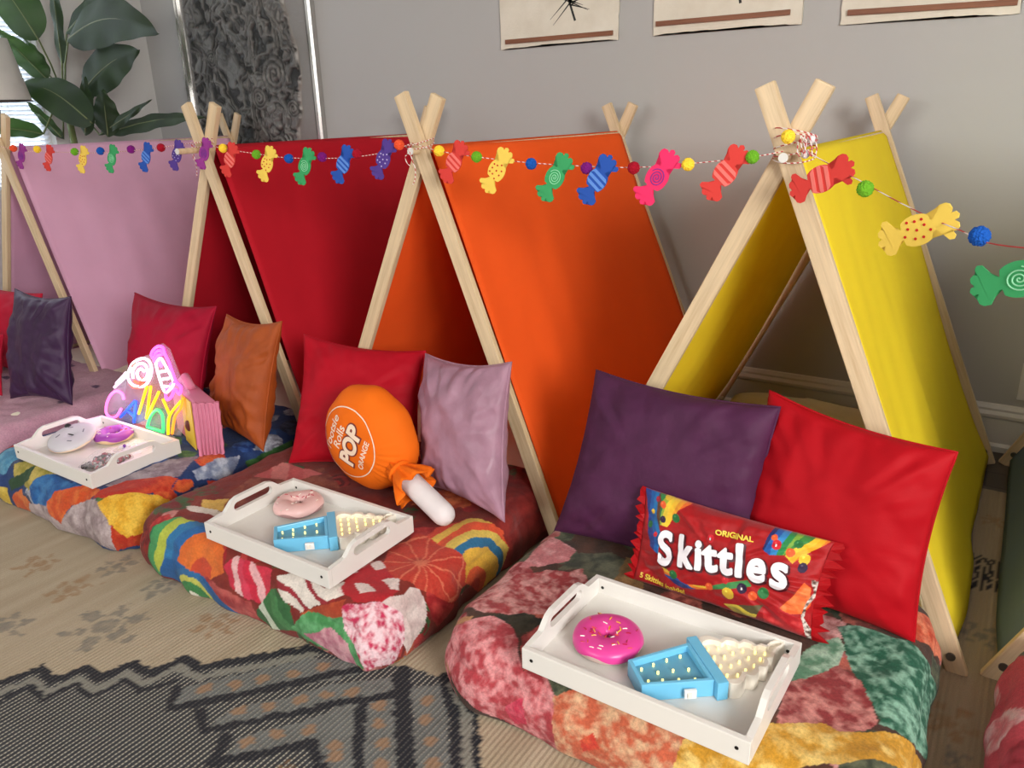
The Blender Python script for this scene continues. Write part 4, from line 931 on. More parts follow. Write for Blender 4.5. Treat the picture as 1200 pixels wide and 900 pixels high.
# ---------------------------------------------------------------- doughnuts
def make_donut(loc, rot, R, hole, h, icing, dough, label, spr=None, spr_cols=(), seed=1, lumps=.05):
    t_ = thing('toy_doughnut', loc, label, 'toy', 'toy doughnuts on the trays'); t_.rotation_euler = rot
    na, nb = 72, 28; rc = (R+hole)/2; rw = (R-hole)/2
    A, B = np.meshgrid(np.linspace(0, 2*PI, na+1), np.linspace(0, 2*PI, nb+1), indexing='ij')
    lum = 1+lumps*(vnoise(np.cos(A)*2+5, np.sin(A)*2+5, seed)-.5)*2+lumps*.6*np.sin(A*5+seed)
    def surf(A, B, k=1.0, dz=0):
        c, s = np.cos(B), np.sin(B); s_ = np.sign(s)*np.abs(s)**.8
        rr = rc+rw*c*lum*k; z = h/2+h/2*s_*k*lum+dz
        return np.stack([rr*np.cos(A), rr*np.sin(A), z], -1)
    mesh('doughnut_base', surf(A, B).reshape(-1, 3), grid_faces(na+1, nb+1), dough, t_, smooth=True, local=True)
    B2 = -.12+(PI+.24)*np.linspace(0, 1, 24)[None, :]+np.zeros((na+1, 1))
    edge = .22*np.sin(A[:, :1]*4+seed)*np.linspace(1, -1, 24)[None, :]**3
    A2 = A[:, :1]+np.zeros((1, 24)); lum = lum[:, :1]+np.zeros((1, 24))
    P = surf(A2, B2+edge, 1.045); mesh('icing', P.reshape(-1, 3), grid_faces(na+1, 24), icing, t_, smooth=True, local=True)
    if spr:
        random.seed(seed)
        for q, m_ in enumerate(spr_cols):
            g = G()
            for k in range(spr//len(spr_cols)):
                an = random.uniform(0, 2*PI); b = random.uniform(.55, 2.5); w_ = random.uniform(0, PI)
                i = int(an/(2*PI)*na); lm = float(lum[i, 0])
                rr = rc+rw*math.cos(b)*lm*1.045; z = h/2+h/2*math.sin(b)**.8*lm*1.045+.0006
                c = Vector((rr*math.cos(an), rr*math.sin(an), z)); d = Vector((math.cos(w_), math.sin(w_), -.3*math.cos(b)))*.0045
                g.tube([c-d, c+Vector((0, 0, .0006)), c+d], .0011, 5)
            g.build('sprinkles', m_, t_, local=True, kind='stuff')
    return t_
dough_m = plain('doughnut_cream', (222, 190, 150), .6)
sp = [plain('sprinkle_yellow', (240, 190, 60), .3), plain('sprinkle_orange', (226, 90, 50), .3), plain('sprinkle_white', (250, 240, 230), .3), plain('sprinkle_red', (190, 30, 60), .3)]
make_donut((-.577, 1.178, TZ+.0105), (0, 0, .4), .069, .010, .038, plain('hot_pink_icing', (222, 66, 150), .32), plain('pale_dough', (214, 190, 180), .5), 'hot pink iced toy doughnut with fine sprinkles', 36, sp, 3, .03)
make_donut((-1.556, 1.262, TZ+.0105), (0, 0, 1.2), .066, .015, .034, plain('pale_pink_icing', (226, 184, 180), .3, .3, 30), plain('mauve_dough', (170, 130, 128), .5), 'pale blush pink toy doughnut with glossy lumps', 20, [sp[2], sp[3]], 5, .07)
make_donut((-2.487, 1.292, TZ+.0105), (0, 0, .3), .062, .020, .034, plain('purple_icing', (150, 60, 160), .4), dough_m, 'purple iced toy doughnut half under the grey one', 16, [sp[1], sp[2]], 7, .05)
make_donut((-2.565, 1.195, TZ+.026), (.27, .03, .2), .074, .005, .026, cloth('grey_plush', (196, 196, 200), .8, .3), cloth('cream_plush', (226, 204, 180), .8, .3), 'light grey toy doughnut with a cream rim, leaning on the purple one', None, (), 9, .02)
gd = bpy.data.objects['toy_doughnut.003']
g = G(); g.tube([(.071*math.cos(a), .071*math.sin(a), .010) for a in np.linspace(0, 2*PI, 48, endpoint=False)], .0055, 8, closed=True); g.build('cream_rim', cloth('cream_plush', (226, 204, 180), .8, .3), gd, smooth=True, local=True)
for (x, y, z, sx, sy) in ((.002, .0, .0255, .014, .003),): g = G(); g.ball((x, y, z), 1, 14, 8, (sx, sy, .002)); g.build('slit', plain('dark_slit', (60, 58, 60), .7), gd, smooth=True, local=True)
for (x, y, a) in ((-.03, .03, .4), (.03, .028, 2.2), (-.035, -.02, 1.5), (.028, -.03, .2)): g = G(); g.tube([(x-.008*math.cos(a), y-.008*math.sin(a), .0268), (x+.008*math.cos(a), y+.008*math.sin(a), .0268)], .0018, 6); g.build('stitch_mark', plain('grey_mark', (120, 120, 130), .7), gd, local=True)
g = G(); g.ball((-.050, .036, .024), .010, 10, 8, (1.3, 1, .9)); g.build('button', plain('black_plastic', (20, 20, 22), .3), gd, smooth=True, local=True, label='small black button')

# clear bag of small sweets
bgm = NT('clear_bag_film'); bgm.set(Roughness=.12, Transmission_Weight=.0, Alpha=.16); bgm.b.inputs['Base Color'].default_value = (.9, .88, .9, 1)
bgm.b.inputs['Specular IOR Level'].default_value = 1; bgm.bump(bgm.noise(bgm.coord(), 70, 3), .9, .006); bgm = bgm.m
bg = thing('sweets_bag', (-2.34, 1.2, TZ+.011), 'clear plastic bag of dark sweets with a bow on the left tray', 'bag')
n, m = 44, 24; U, V = np.meshgrid(np.linspace(0, 1, n), np.linspace(-1, 1, m), indexing='ij')
p0 = np.array((-2.30, 1.10, 0)); d1 = np.array((-.065, .215, 0)); d2 = np.array((.055, .02, 0))
wd = np.where(U < .55, 1.0, 1-.62*np.sin(np.clip((U-.55)/.12, 0, 1)*PI)*1.0)*(1-.1*U)
hh = (.016*np.sin(PI*np.clip(U/.6, 0, 1))+.006+.004*fbm(U*14, V*9, 5))*np.clip(1-V**2, 0, 1)**.5
for s, nm in ((1, 'film'), (0, 'film')):
    P = p0+U[..., None]*d1+(V*wd)[..., None]*d2; P[..., 2] = TZ+.0115+(hh*2 if s else .0004); mesh(nm, P.reshape(-1, 3), grid_faces(n, m), bgm, bg, smooth=True)
random.seed(9); sweets = [plain('dark_sweet', (58, 52, 52), .25), plain('berry_sweet', (150, 50, 70), .25), plain('silver_sweet', (190, 190, 186), .2, metal=.7)]
for q in range(3):
    g = G()
    for k in range(40):
        u = random.uniform(.06, .52); v = random.uniform(-.8, .8); c = p0+u*d1+v*d2; g.ball((c[0], c[1], TZ+.017+random.uniform(0, .008)), random.uniform(.0045, .0075), 8, 6)
    g.build('sweets', sweets[q], bg, smooth=True, kind='stuff')
tie = p0+d1*.66; g = G()
for a in np.linspace(0, 2*PI, 6, endpoint=False): g.ball((tie[0]+.012*math.cos(a), tie[1]+.009*math.sin(a), TZ+.03+.004*math.sin(a*2)), .008, 8, 6, (1.2, 1, .7))
g.build('bow', plain('white_bow', (236, 228, 236), .4), bg, smooth=True)
g = G(); g.ball((tie[0], tie[1], TZ+.036), .006, 8, 6); g.build('bow_knot', plain('purple_knot', (130, 60, 170), .4), bg, smooth=True)

# ---------------------------------------------------------------- neon sign
sg = thing('neon_sign', (-2.5, 1.385, .176), 'glowing multicolour neon style sign spelling CANDY with a lollipop and wrapped sweet', 'sign')
NEON = {'tubes': [('letter_c','pink',[[(-2.5613,.2844),(-2.5692,.3047),(-2.6015,.3085),(-2.6409,.2887),(-2.6764,.2482),(-2.6861,.2118),(-2.6596,.2008),(-2.6212,.2133),(-2.5864,.2461)]]),('letter_a','blue',[[(-2.5964,.2143),(-2.4953,.2909)],[(-2.4892,.292),(-2.516,.2098)],[(-2.5515,.2473),(-2.5048,.2327)]]),('letter_n','yellow',[[(-2.4809,.2475),(-2.4126,.3579)],[(-2.3901,.3616),(-2.4368,.2394)],[(-2.4368,.2394),(-2.347,.3491)]]),('letter_d','green',[[(-2.4383,.2084),(-2.4097,.2532),(-2.3681,.2825),(-2.3416,.266),(-2.3459,.2125)],[(-2.4383,.2084),(-2.3467,.2083)]]),('letter_y','yellow',[[(-2.3286,.3278),(-2.3002,.2788)],[(-2.2293,.338),(-2.301,.2737),(-2.3203,.2051)]]),('letter_edge','orange',[[(-2.2174,.3521),(-2.2348,.3128),(-2.2711,.2768),(-2.2971,.2123)]]),('lollipop_stick','white',[[(-2.612,.3212),(-2.523,.3775)],[(-2.5972,.3376),(-2.527,.387)]]),('lollipop_ring','white',[[(-2.5171,.386),(-2.4847,.4234),(-2.439,.4474),(-2.3975,.4534),(-2.3754,.4348),(-2.3833,.3995),(-2.4183,.3619),(-2.462,.3472),(-2.5031,.3505),(-2.5202,.3704),(-2.5171,.386)]]),('lollipop_swirl','white',[[(-2.4178,.4089),(-2.4372,.4133),(-2.4603,.3998),(-2.4562,.3781),(-2.4234,.3784),(-2.3984,.4045),(-2.4094,.4322),(-2.4507,.4285),(-2.4849,.401),(-2.4904,.3726)]]),('lollipop_arc','red',[[(-2.5112,.3517),(-2.4923,.3411),(-2.458,.3469),(-2.4317,.3647)],[(-2.4861,.4157),(-2.4582,.4323)],[(-2.4838,.3637),(-2.4596,.3601),(-2.4308,.3822)]]),('sweet_wrapper_outline','magenta',[[(-2.3532,.4574),(-2.3667,.4699),(-2.3555,.4882),(-2.325,.5067),(-2.2982,.5057),(-2.2913,.4878),(-2.272,.4575),(-2.247,.402),(-2.2231,.3869),(-2.2332,.3613),(-2.2557,.3719),(-2.2794,.3437),(-2.3049,.3295),(-2.3091,.3507),(-2.2855,.3765)],[(-2.2509,.4014),(-2.2764,.3853)]]),('sweet_wrapper_twist','magenta',[[(-2.3523,.4624),(-2.3364,.4862),(-2.3117,.4944),(-2.2976,.4869)],[(-2.3545,.45),(-2.3305,.4751),(-2.302,.4839)]]),('sweet_body','white',[[(-2.3477,.4438),(-2.3163,.4676),(-2.287,.4362),(-2.2595,.3952),(-2.2979,.3575),(-2.319,.3612),(-2.3358,.3998),(-2.3477,.4438)]]),('sweet_stripe','white',[[(-2.3324,.4196),(-2.296,.4286)],[(-2.3209,.3959),(-2.2821,.4059)],[(-2.3129,.3744),(-2.2855,.3765)]]),('sweet_heart','pink',[[(-2.3284,.4515),(-2.3092,.4553),(-2.3194,.4409),(-2.3284,.4515)]])],'back': [(-2.6967,.1964),(-2.6965,.2393),(-2.6369,.3077),(-2.6231,.3308),(-2.533,.3911),(-2.4817,.4387),(-2.3952,.4658),(-2.3663,.4939),(-2.3158,.515),(-2.2799,.5011),(-2.2346,.4088),(-2.1963,.3676),(-2.224,.2857),(-2.2667,.2085),(-2.347,.1971),(-2.4434,.2033)]}
SY = 1.385
def sp3(x, z, y=0): return (x, SY-.004+y+(z-.18)*.08, z)
bk = NT('clear_acrylic'); bk.set(Roughness=.05, Alpha=.13); bk.b.inputs['Base Color'].default_value = (.9, .9, .95, 1); bk = bk.m
for nm, poly in (('acrylic_panel', NEON['back']),):
    G().prism(poly, lambda x, z, h: sp3(x, z, .010+h), 0, .004).build(nm, bk, sg)
NC = {'pink': ((255, 110, 205), 1.25), 'blue': ((40, 80, 255), 1.5), 'yellow': ((255, 196, 20), 1.05), 'green': ((60, 240, 110), 1.25), 'white': ((255, 240, 255), 1.05), 'red': ((255, 84, 50), 1.1), 'magenta': ((250, 90, 230), 1.4), 'orange': ((255, 140, 40), 1.1)}
for nm, colr, strokes in NEON['tubes']:
    g = G()
    for s_ in strokes:
        pts = [np.array(sp3(*q)) for q in s_]
        if len(pts) > 2: pts = curve_pts(pts, 6)
        g.tube([tuple(p) for p in pts], .0048, 8)
    g.build(nm, glow('neon_'+colr, *NC[colr]), sg, smooth=True)
G().box(-2.70, -2.33, SY+.0, SY+.028, .176, .186, .002).build('stand', bk, sg)
for x, z, colr, p in ((-2.62, .30, (1, .5, .9), .3), (-2.46, .42, (1, .6, 1), .55), (-2.42, .26, (1, .8, .3), .3), (-2.50, .22, (.5, .7, 1), .25)):
    d = bpy.data.lights.new('neon_glow', 'POINT'); d.energy = p; d.color = colr; d.shadow_soft_size = .06
    o = bpy.data.objects.new('neon_glow', d); C.objects.link(o); o.location = (x-BASE[sg.name][0], SY-.03-BASE[sg.name][1], z-BASE[sg.name][2]); o.parent = sg

# ---------------------------------------------------------------- candy garlands
string_m = NT('red_white_twine'); v_ = string_m.coord(); wv = string_m.add('ShaderNodeTexWave', wave_type='BANDS', bands_direction='DIAGONAL'); wv.inputs['Scale'].default_value = 45
string_m.link(v_, wv.inputs[0]); string_m.link(string_m.ramp(wv.outputs['Fac'], [(.45, srgb((236, 226, 220))), (.55, srgb((190, 70, 70)))]), string_m.b.inputs['Base Color']); string_m.set(Roughness=.8); string_m = string_m.m
def poly_wing(s):
    top = [(.0255, -.009), (.031, -.010), (.038, -.019), (.046, -.031), (.053, -.032), (.057, -.027), (.0535, -.017), (.060, -.020), (.066, -.016), (.067, -.009), (.061, -.003), (.068, -.002), (.071, .004), (.067, .010), (.059, .009), (.063, .016), (.061, .024), (.055, .028), (.046, .028), (.038, .018), (.031, .010), (.0255, .009)]
    return [(s*x, s*y) for x, y in top]
def candy_outline():
    out = []
    body = [(.034*math.cos(a), .026*math.sin(a)) for a in np.linspace(0, 2*PI, 48, endpoint=False)]
    right = [p for p in body[:24] if p[1] > 0 and not (p[0] > .0255 or p[0] < -.0255)]
    left = [p for p in body[24:] if not (p[0] > .0255 or p[0] < -.0255)]
    w = [p for p in poly_wing(1)]
    return w+sorted(right, key=lambda p: -p[0])+[p for p in poly_wing(-1)]+sorted(left, key=lambda p: p[0])
COUT = candy_outline()
felt = {k: cloth('felt_'+k, c, .8, .3, bump=.1, var=.03) for k, c in dict(red=(212, 66, 60), yellow=(238, 204, 90), green=(62, 158, 98), blue=(44, 84, 170), pink=(236, 52, 104), violet=(84, 62, 140), plum=(150, 60, 140), palered=(232, 120, 112), paleblue=(96, 140, 214), palegreen=(150, 220, 175), dotred=(196, 40, 40), dotwhite=(190, 180, 220), spiral=(120, 62, 150)).items()}
def spiral(turns, r0, cx=0, cy=0, w=.0016):
    P = []
    for a in np.linspace(.3, turns*2*PI, int(turns*22)): P.append((cx+r0*a/(turns*2*PI)*math.cos(a), cy+r0*a/(turns*2*PI)*math.sin(a)*.85))
    return P
def make_candy(parent, kind, x, y, z, ang, sc=1.0, turn=0.0):
    col = {'stripes_red': 'red', 'dots': 'yellow', 'swirl': 'green', 'stripes_blue': 'blue', 'swirl_pink': 'pink', 'dots_violet': 'violet', 'swirl_plum': 'plum'}[kind]
    g = G().prism(COUT, lambda a, b, h: (a*sc, h, b*sc), -.0013, .0013)
    # triangulated caps keep the outline crisp
    bm = bmesh.new(); vs = [bm.verts.new(v) for v in g.v]; [bm.faces.new([vs[i] for i in f]) for f in g.f]
    bmesh.ops.triangulate(bm, faces=[f for f in bm.faces if len(f.verts) > 4]); bmesh.ops.recalc_face_normals(bm, faces=bm.faces); bm.verts.index_update()
    o = mesh('felt_sweet', [v.co[:] for v in bm.verts], [[v.index for v in f.verts] for f in bm.faces], felt[col], parent, local=True); bm.free()
    b = BASE[parent.name]; o.location = (x-b[0], y-b[1], z-b[2]); o.rotation_euler = (0, -math.radians(ang), turn)
    f0, f1 = -.0022, -.0013; g = G()
    if kind.startswith('stripes'):
        for s0 in (-.020, -.005, .010):
            P = []
            for q in np.linspace(-1, 1, 9):
                yy = .0255*q; half = .0335*math.sqrt(max(0, 1-(yy/.0262)**2)); P.append((max(-half, min(half, s0+.004*q)), max(-half, min(half, s0+.008+.004*q)), yy))
            poly = [(a_, y_) for a_, b_, y_ in P]+[(b_, y_) for a_, b_, y_ in P[::-1]]
            g.prism(poly, lambda a, b2, h: (a*sc, h, b2*sc), f0, f1)
        g.build('stripes', felt['paleblue' if 'blue' in kind else 'palered'], o, local=True)
    elif kind.startswith('dots'):
        for dx, dy in ((0, 0), (-.014, .006), (.014, .005), (-.006, -.013), (.008, -.014), (0, .015), (-.022, -.005), (.022, -.006), (.012, .015), (-.013, .017)):
            g.tube([(dx*sc, f1, dy*sc), (dx*sc, f0, dy*sc)], .0024*sc, 10)
        g.build('dots', felt['dotred' if kind == 'dots' else 'dotwhite'], o, local=True)
    else:
        P = spiral(3.2, .021); g.tube([(a*sc, f0, b2*sc) for a, b2 in P], .0011*sc, 6)
        g.build('swirl', felt['palegreen' if kind == 'swirl' else 'spiral'], o, local=True)
    return o
PC = {'r': (226, 84, 50), 'y': (246, 206, 60), 'g': (104, 166, 40), 'b': (26, 84, 170), 'p': (118, 26, 116), 'm': (160, 18, 40)}
def pompom(parent, x, y, z, k, r=.0135):
    bm = bmesh.new(); bmesh.ops.create_icosphere(bm, subdivisions=4, radius=r); random.seed(int(x*999)+7)
    for v in bm.verts: v.co *= 1+random.uniform(-.09, .07)
    bm.verts.index_update()
    o = mesh('pompom', [v.co[:] for v in bm.verts], [[v.index for v in f.verts] for f in bm.faces], cloth('pompom_'+k, PC[k], .9, .8, var=.1), parent, smooth=False, local=True); bm.free()
    b = BASE[parent.name]; o.location = (x-b[0], y-b[1], z-b[2]); return o
def garland(label, pts, poms, candies):
    t_ = thing('candy_garland', pts[0], label, 'garland', 'felt sweet garlands strung between the tents')
    P = curve_pts(pts, 10); g = G()
    g.tube([tuple(p) for p in P], .0011, 6); g.build('twine', string_m, t_)
    P = np.array(P)
    for x, y, z, k in poms: pompom(t_, x, y, z, k, .0135 if x < -.4 else .0145)
    for a in candies: make_candy(t_, *a)
    return t_
Yg = 1.655
K1 = ['swirl_plum', 'stripes_red', 'dots', 'swirl', 'stripes_blue', 'dots_violet', 'swirl_plum']
K2 = ['stripes_red', 'dots', 'swirl', 'stripes_blue', 'dots_violet']
K3 = ['stripes_red', 'dots', 'swirl', 'stripes_blue', 'swirl_pink', 'stripes_red']
garland('garland of felt sweets and pompoms across the pink canopy', [(-3.75, Yg, 1.139), (-3.467, Yg, 1.105), (-3.21, Yg, 1.099), (-2.876, Yg, 1.097), (-2.645, Yg, 1.106), (-2.505, Yg, 1.115), (-2.33, Yg+.02, 1.131)],
    [(x, Yg-.003, z, k) for x, z, k in ((-3.488, 1.112, 'r'), (-3.303, 1.108, 'y'), (-3.037, 1.1, 'g'), (-2.865, 1.103, 'b'), (-2.672, 1.109, 'p'), (-2.497, 1.115, 'm'))],
    [(k, x, Yg-.01, z, 58, .78, .12) for k, (x, z) in zip(K1, ((-3.423, 1.082), (-3.218, 1.077), (-2.98, 1.073), (-2.79, 1.077), (-2.581, 1.084), (-2.407, 1.091), (-2.262, 1.097)))])
garland('garland of felt sweets and pompoms across the crimson canopy', [(-2.33, Yg, 1.131), (-2.264, Yg, 1.128), (-2.178, Yg, 1.112), (-2.023, Yg, 1.097), (-1.881, Yg, 1.086), (-1.663, Yg, 1.087), (-1.504, Yg, 1.102), (-1.409, Yg+.015, 1.126)],
    [(x, Yg-.003, z, k) for x, z, k in ((-2.172, 1.113, 'y'), (-2.018, 1.095, 'g'), (-1.876, 1.084, 'b'), (-1.736, 1.089, 'p'), (-1.598, 1.099, 'm'), (-1.443, 1.122, 'r'))],
    [(k, x, Yg-.01, z, 57, .84, .1) for k, (x, z) in zip(K2, ((-2.139, 1.079), (-1.967, 1.068), (-1.805, 1.063), (-1.649, 1.07), (-1.497, 1.085)))])
garland('garland of felt sweets and pompoms across the orange canopy to the yellow tent', [(-1.405, Yg+.015, 1.124), (-1.313, Yg, 1.107), (-1.195, Yg, 1.093), (-1.034, Yg, 1.08), (-.884, Yg, 1.074), (-.766, Yg, 1.073), (-.639, Yg, 1.082), (-.503, Yg, 1.097), (-.446, Yg+.02, 1.107)],
    [(x, Yg-.003, z, k) for x, z, k in ((-1.309, 1.107, 'y'), (-1.191, 1.093, 'g'), (-1.031, 1.078, 'b'), (-.881, 1.07, 'p'), (-.763, 1.072, 'm'), (-.637, 1.081, 'y'), (-.501, 1.097, 'g'), (-.433, 1.136, 'y'))],
    [(k, x, Yg-.01, z, 55, s*.87, .08) for k, (x, z), s in zip(K3, ((-1.258, 1.08), (-1.127, 1.061), (-.962, 1.048), (-.85, 1.045), (-.704, 1.053), (-.553, 1.065)), (.98, 1.02, 1.04, 1.04, 1.1, 1.05))])
garland('garland of larger felt sweets running off to the right from the yellow tent', [(-.411, 1.68, 1.111), (-.295, 1.6, 1.066), (-.19, 1.5, 1.03), (-.1, 1.4, 1.008), (-.006, 1.28, 1.003), (.3, 1.0, 1.06), (.6, .8, 1.16)],
    [(-.265, 1.56, 1.049, 'g'), (-.064, 1.34, 1.007, 'b'), (.12, 1.17, 1.015, 'p')],
    [('stripes_red', -.356, 1.62, 1.059, 25, .98, -.25), ('dots', -.158, 1.44, .997, 24, .98, -.35), ('swirl', -.004, 1.275, .961, 22, .98, -.4)])
# twine knots round the crossings
pinkm = cloth('pink_ribbon', (222, 120, 110), .6, .3)
for (x, y, z), lab, big in (((-.432, 1.70, 1.118), 'tangle of red and white twine tied round the yellow tent crossing', True), ((-1.418, 1.70, 1.120), 'red and white twine bow tied at the orange tent crossing', False), ((-2.345, 1.70, 1.125), 'pink twine looped round the crimson tent crossing', False)):
    random.seed(int(abs(x)*100)); t_ = thing('twine_tie', (x, y-.02, z), lab, 'twine')
    g = G()
    for k in range(5 if big else 2):
        zz = z+.012*(k-2) if big else z+.006*k
        L = [(x+.042*math.cos(a), y+.008+.034*math.sin(a), zz+.010*math.sin(a+k)) for a in np.linspace(0, 2*PI, 20, endpoint=False)]
        g.tube(L, .0013, 5, closed=True)
    g.build('winding', string_m, t_)
    g = G()
    for k in range(6 if big else 2):
        a0 = random.uniform(0, 6); L = []
        for q in np.linspace(0, 1, 10): L.append((x+(.034 if big else -.004)+.03*q*math.cos(a0)*math.sin(q*3), y-.030-.004*k, z+(.02*math.sin(a0+q*5) if big else -.10*q*(.5+.5*k)+.004*math.sin(q*12))))
        g.tube(L, .0013, 5)
    g.build('loose_ends', string_m, t_)
    if big:
        g = G()
        for dx, dz, r in ((.040, .012, .008), (.030, -.016, .009)): g.ball((x+dx, y-.028, z+dz), r, 10, 8)
        g.build('bead', plain('pearl_bead', (226, 222, 222), .2), t_, smooth=True)

# ---------------------------------------------------------------- leafy plant in the corner
leaf_m = NT('dark_leaf'); v_ = leaf_m.coord(); leaf_m.set(Roughness=.55)
leaf_m.link(leaf_m.ramp(leaf_m.noise(v_, 6, 3), [(.3, srgb((22, 36, 24))), (.7, srgb((40, 60, 32)))]), leaf_m.b.inputs['Base Color'])
tr = leaf_m.add('ShaderNodeBsdfTranslucent'); tr.inputs[0].default_value = srgb((70, 110, 40)); mx = leaf_m.add('ShaderNodeMixShader'); mx.inputs[0].default_value = .25
leaf_m.link(leaf_m.b.outputs[0], mx.inputs[1]); leaf_m.link(tr.outputs[0], mx.inputs[2]); leaf_m.link(mx.outputs[0], leaf_m.out.inputs[0]); leaf_m = leaf_m.m
stem_m = plain('green_stem', (92, 104, 58), .45, var=.15)
pl = thing('potted_plant', (-4.43, 2.42, 0), 'tall potted plant with broad dark green leaves in the corner by the window', 'plant')
g = G(); K = 32; prof_ = [(.10, .0), (.125, .01), (.145, .2), (.155, .30), (.160, .31), (.150, .31), (.140, .27), (.0, .27)]
V = [(-4.43+r*math.cos(2*PI*j/K), 2.42+r*math.sin(2*PI*j/K), z) for r, z in prof_ for j in range(K)]
F = [(i*K+j, i*K+(j+1) % K, (i+1)*K+(j+1) % K, (i+1)*K+j) for i in range(len(prof_)-1) for j in range(K)]
mesh('pot', V, F, plain('grey_pot', (120, 116, 110), .6, .2), pl, smooth=True)
g = G(); g.tube([(-4.43, 2.42, .26), (-4.45, 2.43, .8), (-4.44, 2.42, 1.40)], .024, 10, taper=lambda q: 1-.3*q); g.build('trunk', stem_m, pl, smooth=True)
top = (-4.44, 2.42, 1.32)
def leaf(p0, p1, wd, sag=.06, roll=.0, stalk=True, fold=.25, facing=(.75, -.66, .0), pw=.8, m_=None):
    p0 = Vector(p0); p1 = Vector(p1); ax = p1-p0; L = ax.length; fc = Vector(facing).normalized()
    side = ax.cross(fc).normalized(); nrm = side.cross(ax).normalized()
    side = (side*math.cos(roll)+nrm*math.sin(roll)).normalized(); nrm = side.cross(ax).normalized()
    n, m = 26, 9; V = []
    for i in range(n):
        t_ = i/(n-1); c = p0+ax*t_+Vector((0, 0, 1))*(sag*math.sin(PI*t_)-sag*.4*t_*t_)
        w = wd/2*(math.sin(PI*min(1, t_**.75*.98+.02))**pw)*(1-.15*t_)
        for j in range(m):
            s = -1+2*j/(m-1)
            rip = .006*math.sin(t_*22+s*2)*abs(s)
            V.append(c+side*(s*w)-nrm*(fold*abs(s)*w-rip))
    F = [(i*m+j, i*m+j+1, (i+1)*m+j+1, (i+1)*m+j) for i in range(n-1) for j in range(m-1)]
    o = mesh('leaf', V, F, m_ or leaf_m, pl, smooth=True)
    g = G(); pts = [p0+ax*t_+Vector((0, 0, 1))*(sag*math.sin(PI*t_)-sag*.4*t_*t_)-nrm*.002 for t_ in np.linspace(0, .96, 14)]
    if stalk:
        q0 = Vector(top); pts = [q0, q0.lerp(p0, .5)+Vector((0, 0, .03))]+pts
    g.tube(pts, .005, 6, taper=lambda q: 1-.8*q); g.build('leaf_stalk', stem_m, o, smooth=True)
    return o
leaf((-4.19, 2.36, 1.60), (-3.44, 2.36, 1.60), .24, .07, .15)
leaf((-4.44, 2.50, 1.655), (-3.84, 2.5, 1.82), .13, .03, .3)
leaf((-4.26, 2.42, 1.355), (-3.70, 2.42, 1.535), .20, .03, .1)
leaf((-4.47, 2.38, 1.44), (-4.50, 2.30, 1.63), .06, .01, .4, m_=None)
leaf((-4.46, 2.36, 1.42), (-4.50, 2.18, 1.66), .13, .0, .2)
leaf((-4.02, 2.30, 1.20), (-4.46, 2.20, 1.42), .20, .05, .0, facing=(.75, -.66, .3))
leaf((-4.28, 2.26, 1.60), (-4.42, 2.16, 1.93), .22, .02, .1)
leaf((-4.40, 2.42, 1.50), (-4.28, 2.40, 2.05), .07, .0, .5, pw=.4)
leaf((-4.50, 2.40, 1.12), (-4.55, 2.26, 1.34), .06, .0, .2)
leaf((-4.24, 2.38, 1.14), (-4.10, 2.36, 1.42), .10, .0, .3)
leaf((-4.10, 2.42, 1.13), (-4.0, 2.38, 1.36), .14, .01, .2)
leaf((-4.18, 2.42, 1.14), (-3.70, 2.44, 1.30), .05, .0, .2)
leaf((-4.15, 2.46, 1.15), (-3.42, 2.52, 1.22), .10, .02, .6)
leaf((-4.5, 2.3, 1.15), (-4.60, 2.0, 1.18), .12, .02, .6)
leaf((-4.30, 2.44, 1.30), (-4.12, 2.45, 1.50), .10, .02, .3)
leaf((-4.36, 2.40, 1.22), (-4.18, 2.30, 1.36), .12, .03, .1)

# ---------------------------------------------------------------- floor lamp at the left edge
la = thing('floor_lamp', (-4.39, 2.05, 0), 'floor lamp with a pale drum shade cut by the left edge, beside the plant', 'lamp')
g = G(); g.tube([(-4.39, 2.05, 0), (-4.39, 2.05, .02)], .10, 28); g.build('base', plain('dark_lamp_metal', (46, 42, 40), .4), la)
g = G(); g.tube([(-4.39, 2.05, .02), (-4.39, 2.05, 1.50)], .009, 12); g.build('pole', plain('dark_lamp_metal', (46, 42, 40), .4), la)
K = 48; V = [(-4.39+r*math.cos(2*PI*j/K), 2.05+r*math.sin(2*PI*j/K), z) for r, z in ((.155, 1.315), (.105, 1.60), (.102, 1.60), (.152, 1.315)) for j in range(K)]
F = [(i*K+j, i*K+(j+1) % K, (i+1)*K+(j+1) % K, (i+1)*K+j) for i in range(3) for j in range(K)]
mesh('lamp_shade', V, F, cloth('shade_linen', (212, 208, 200), .8, .1, trans=.3), la, smooth=True)
g = G(); g.tube([(-4.39+.156*math.cos(2*PI*j/K), 2.05+.156*math.sin(2*PI*j/K), 1.313) for j in range(K)], .004, 6, closed=True); g.build('shade_rim', plain('dark_lamp_metal', (46, 42, 40), .4), la)

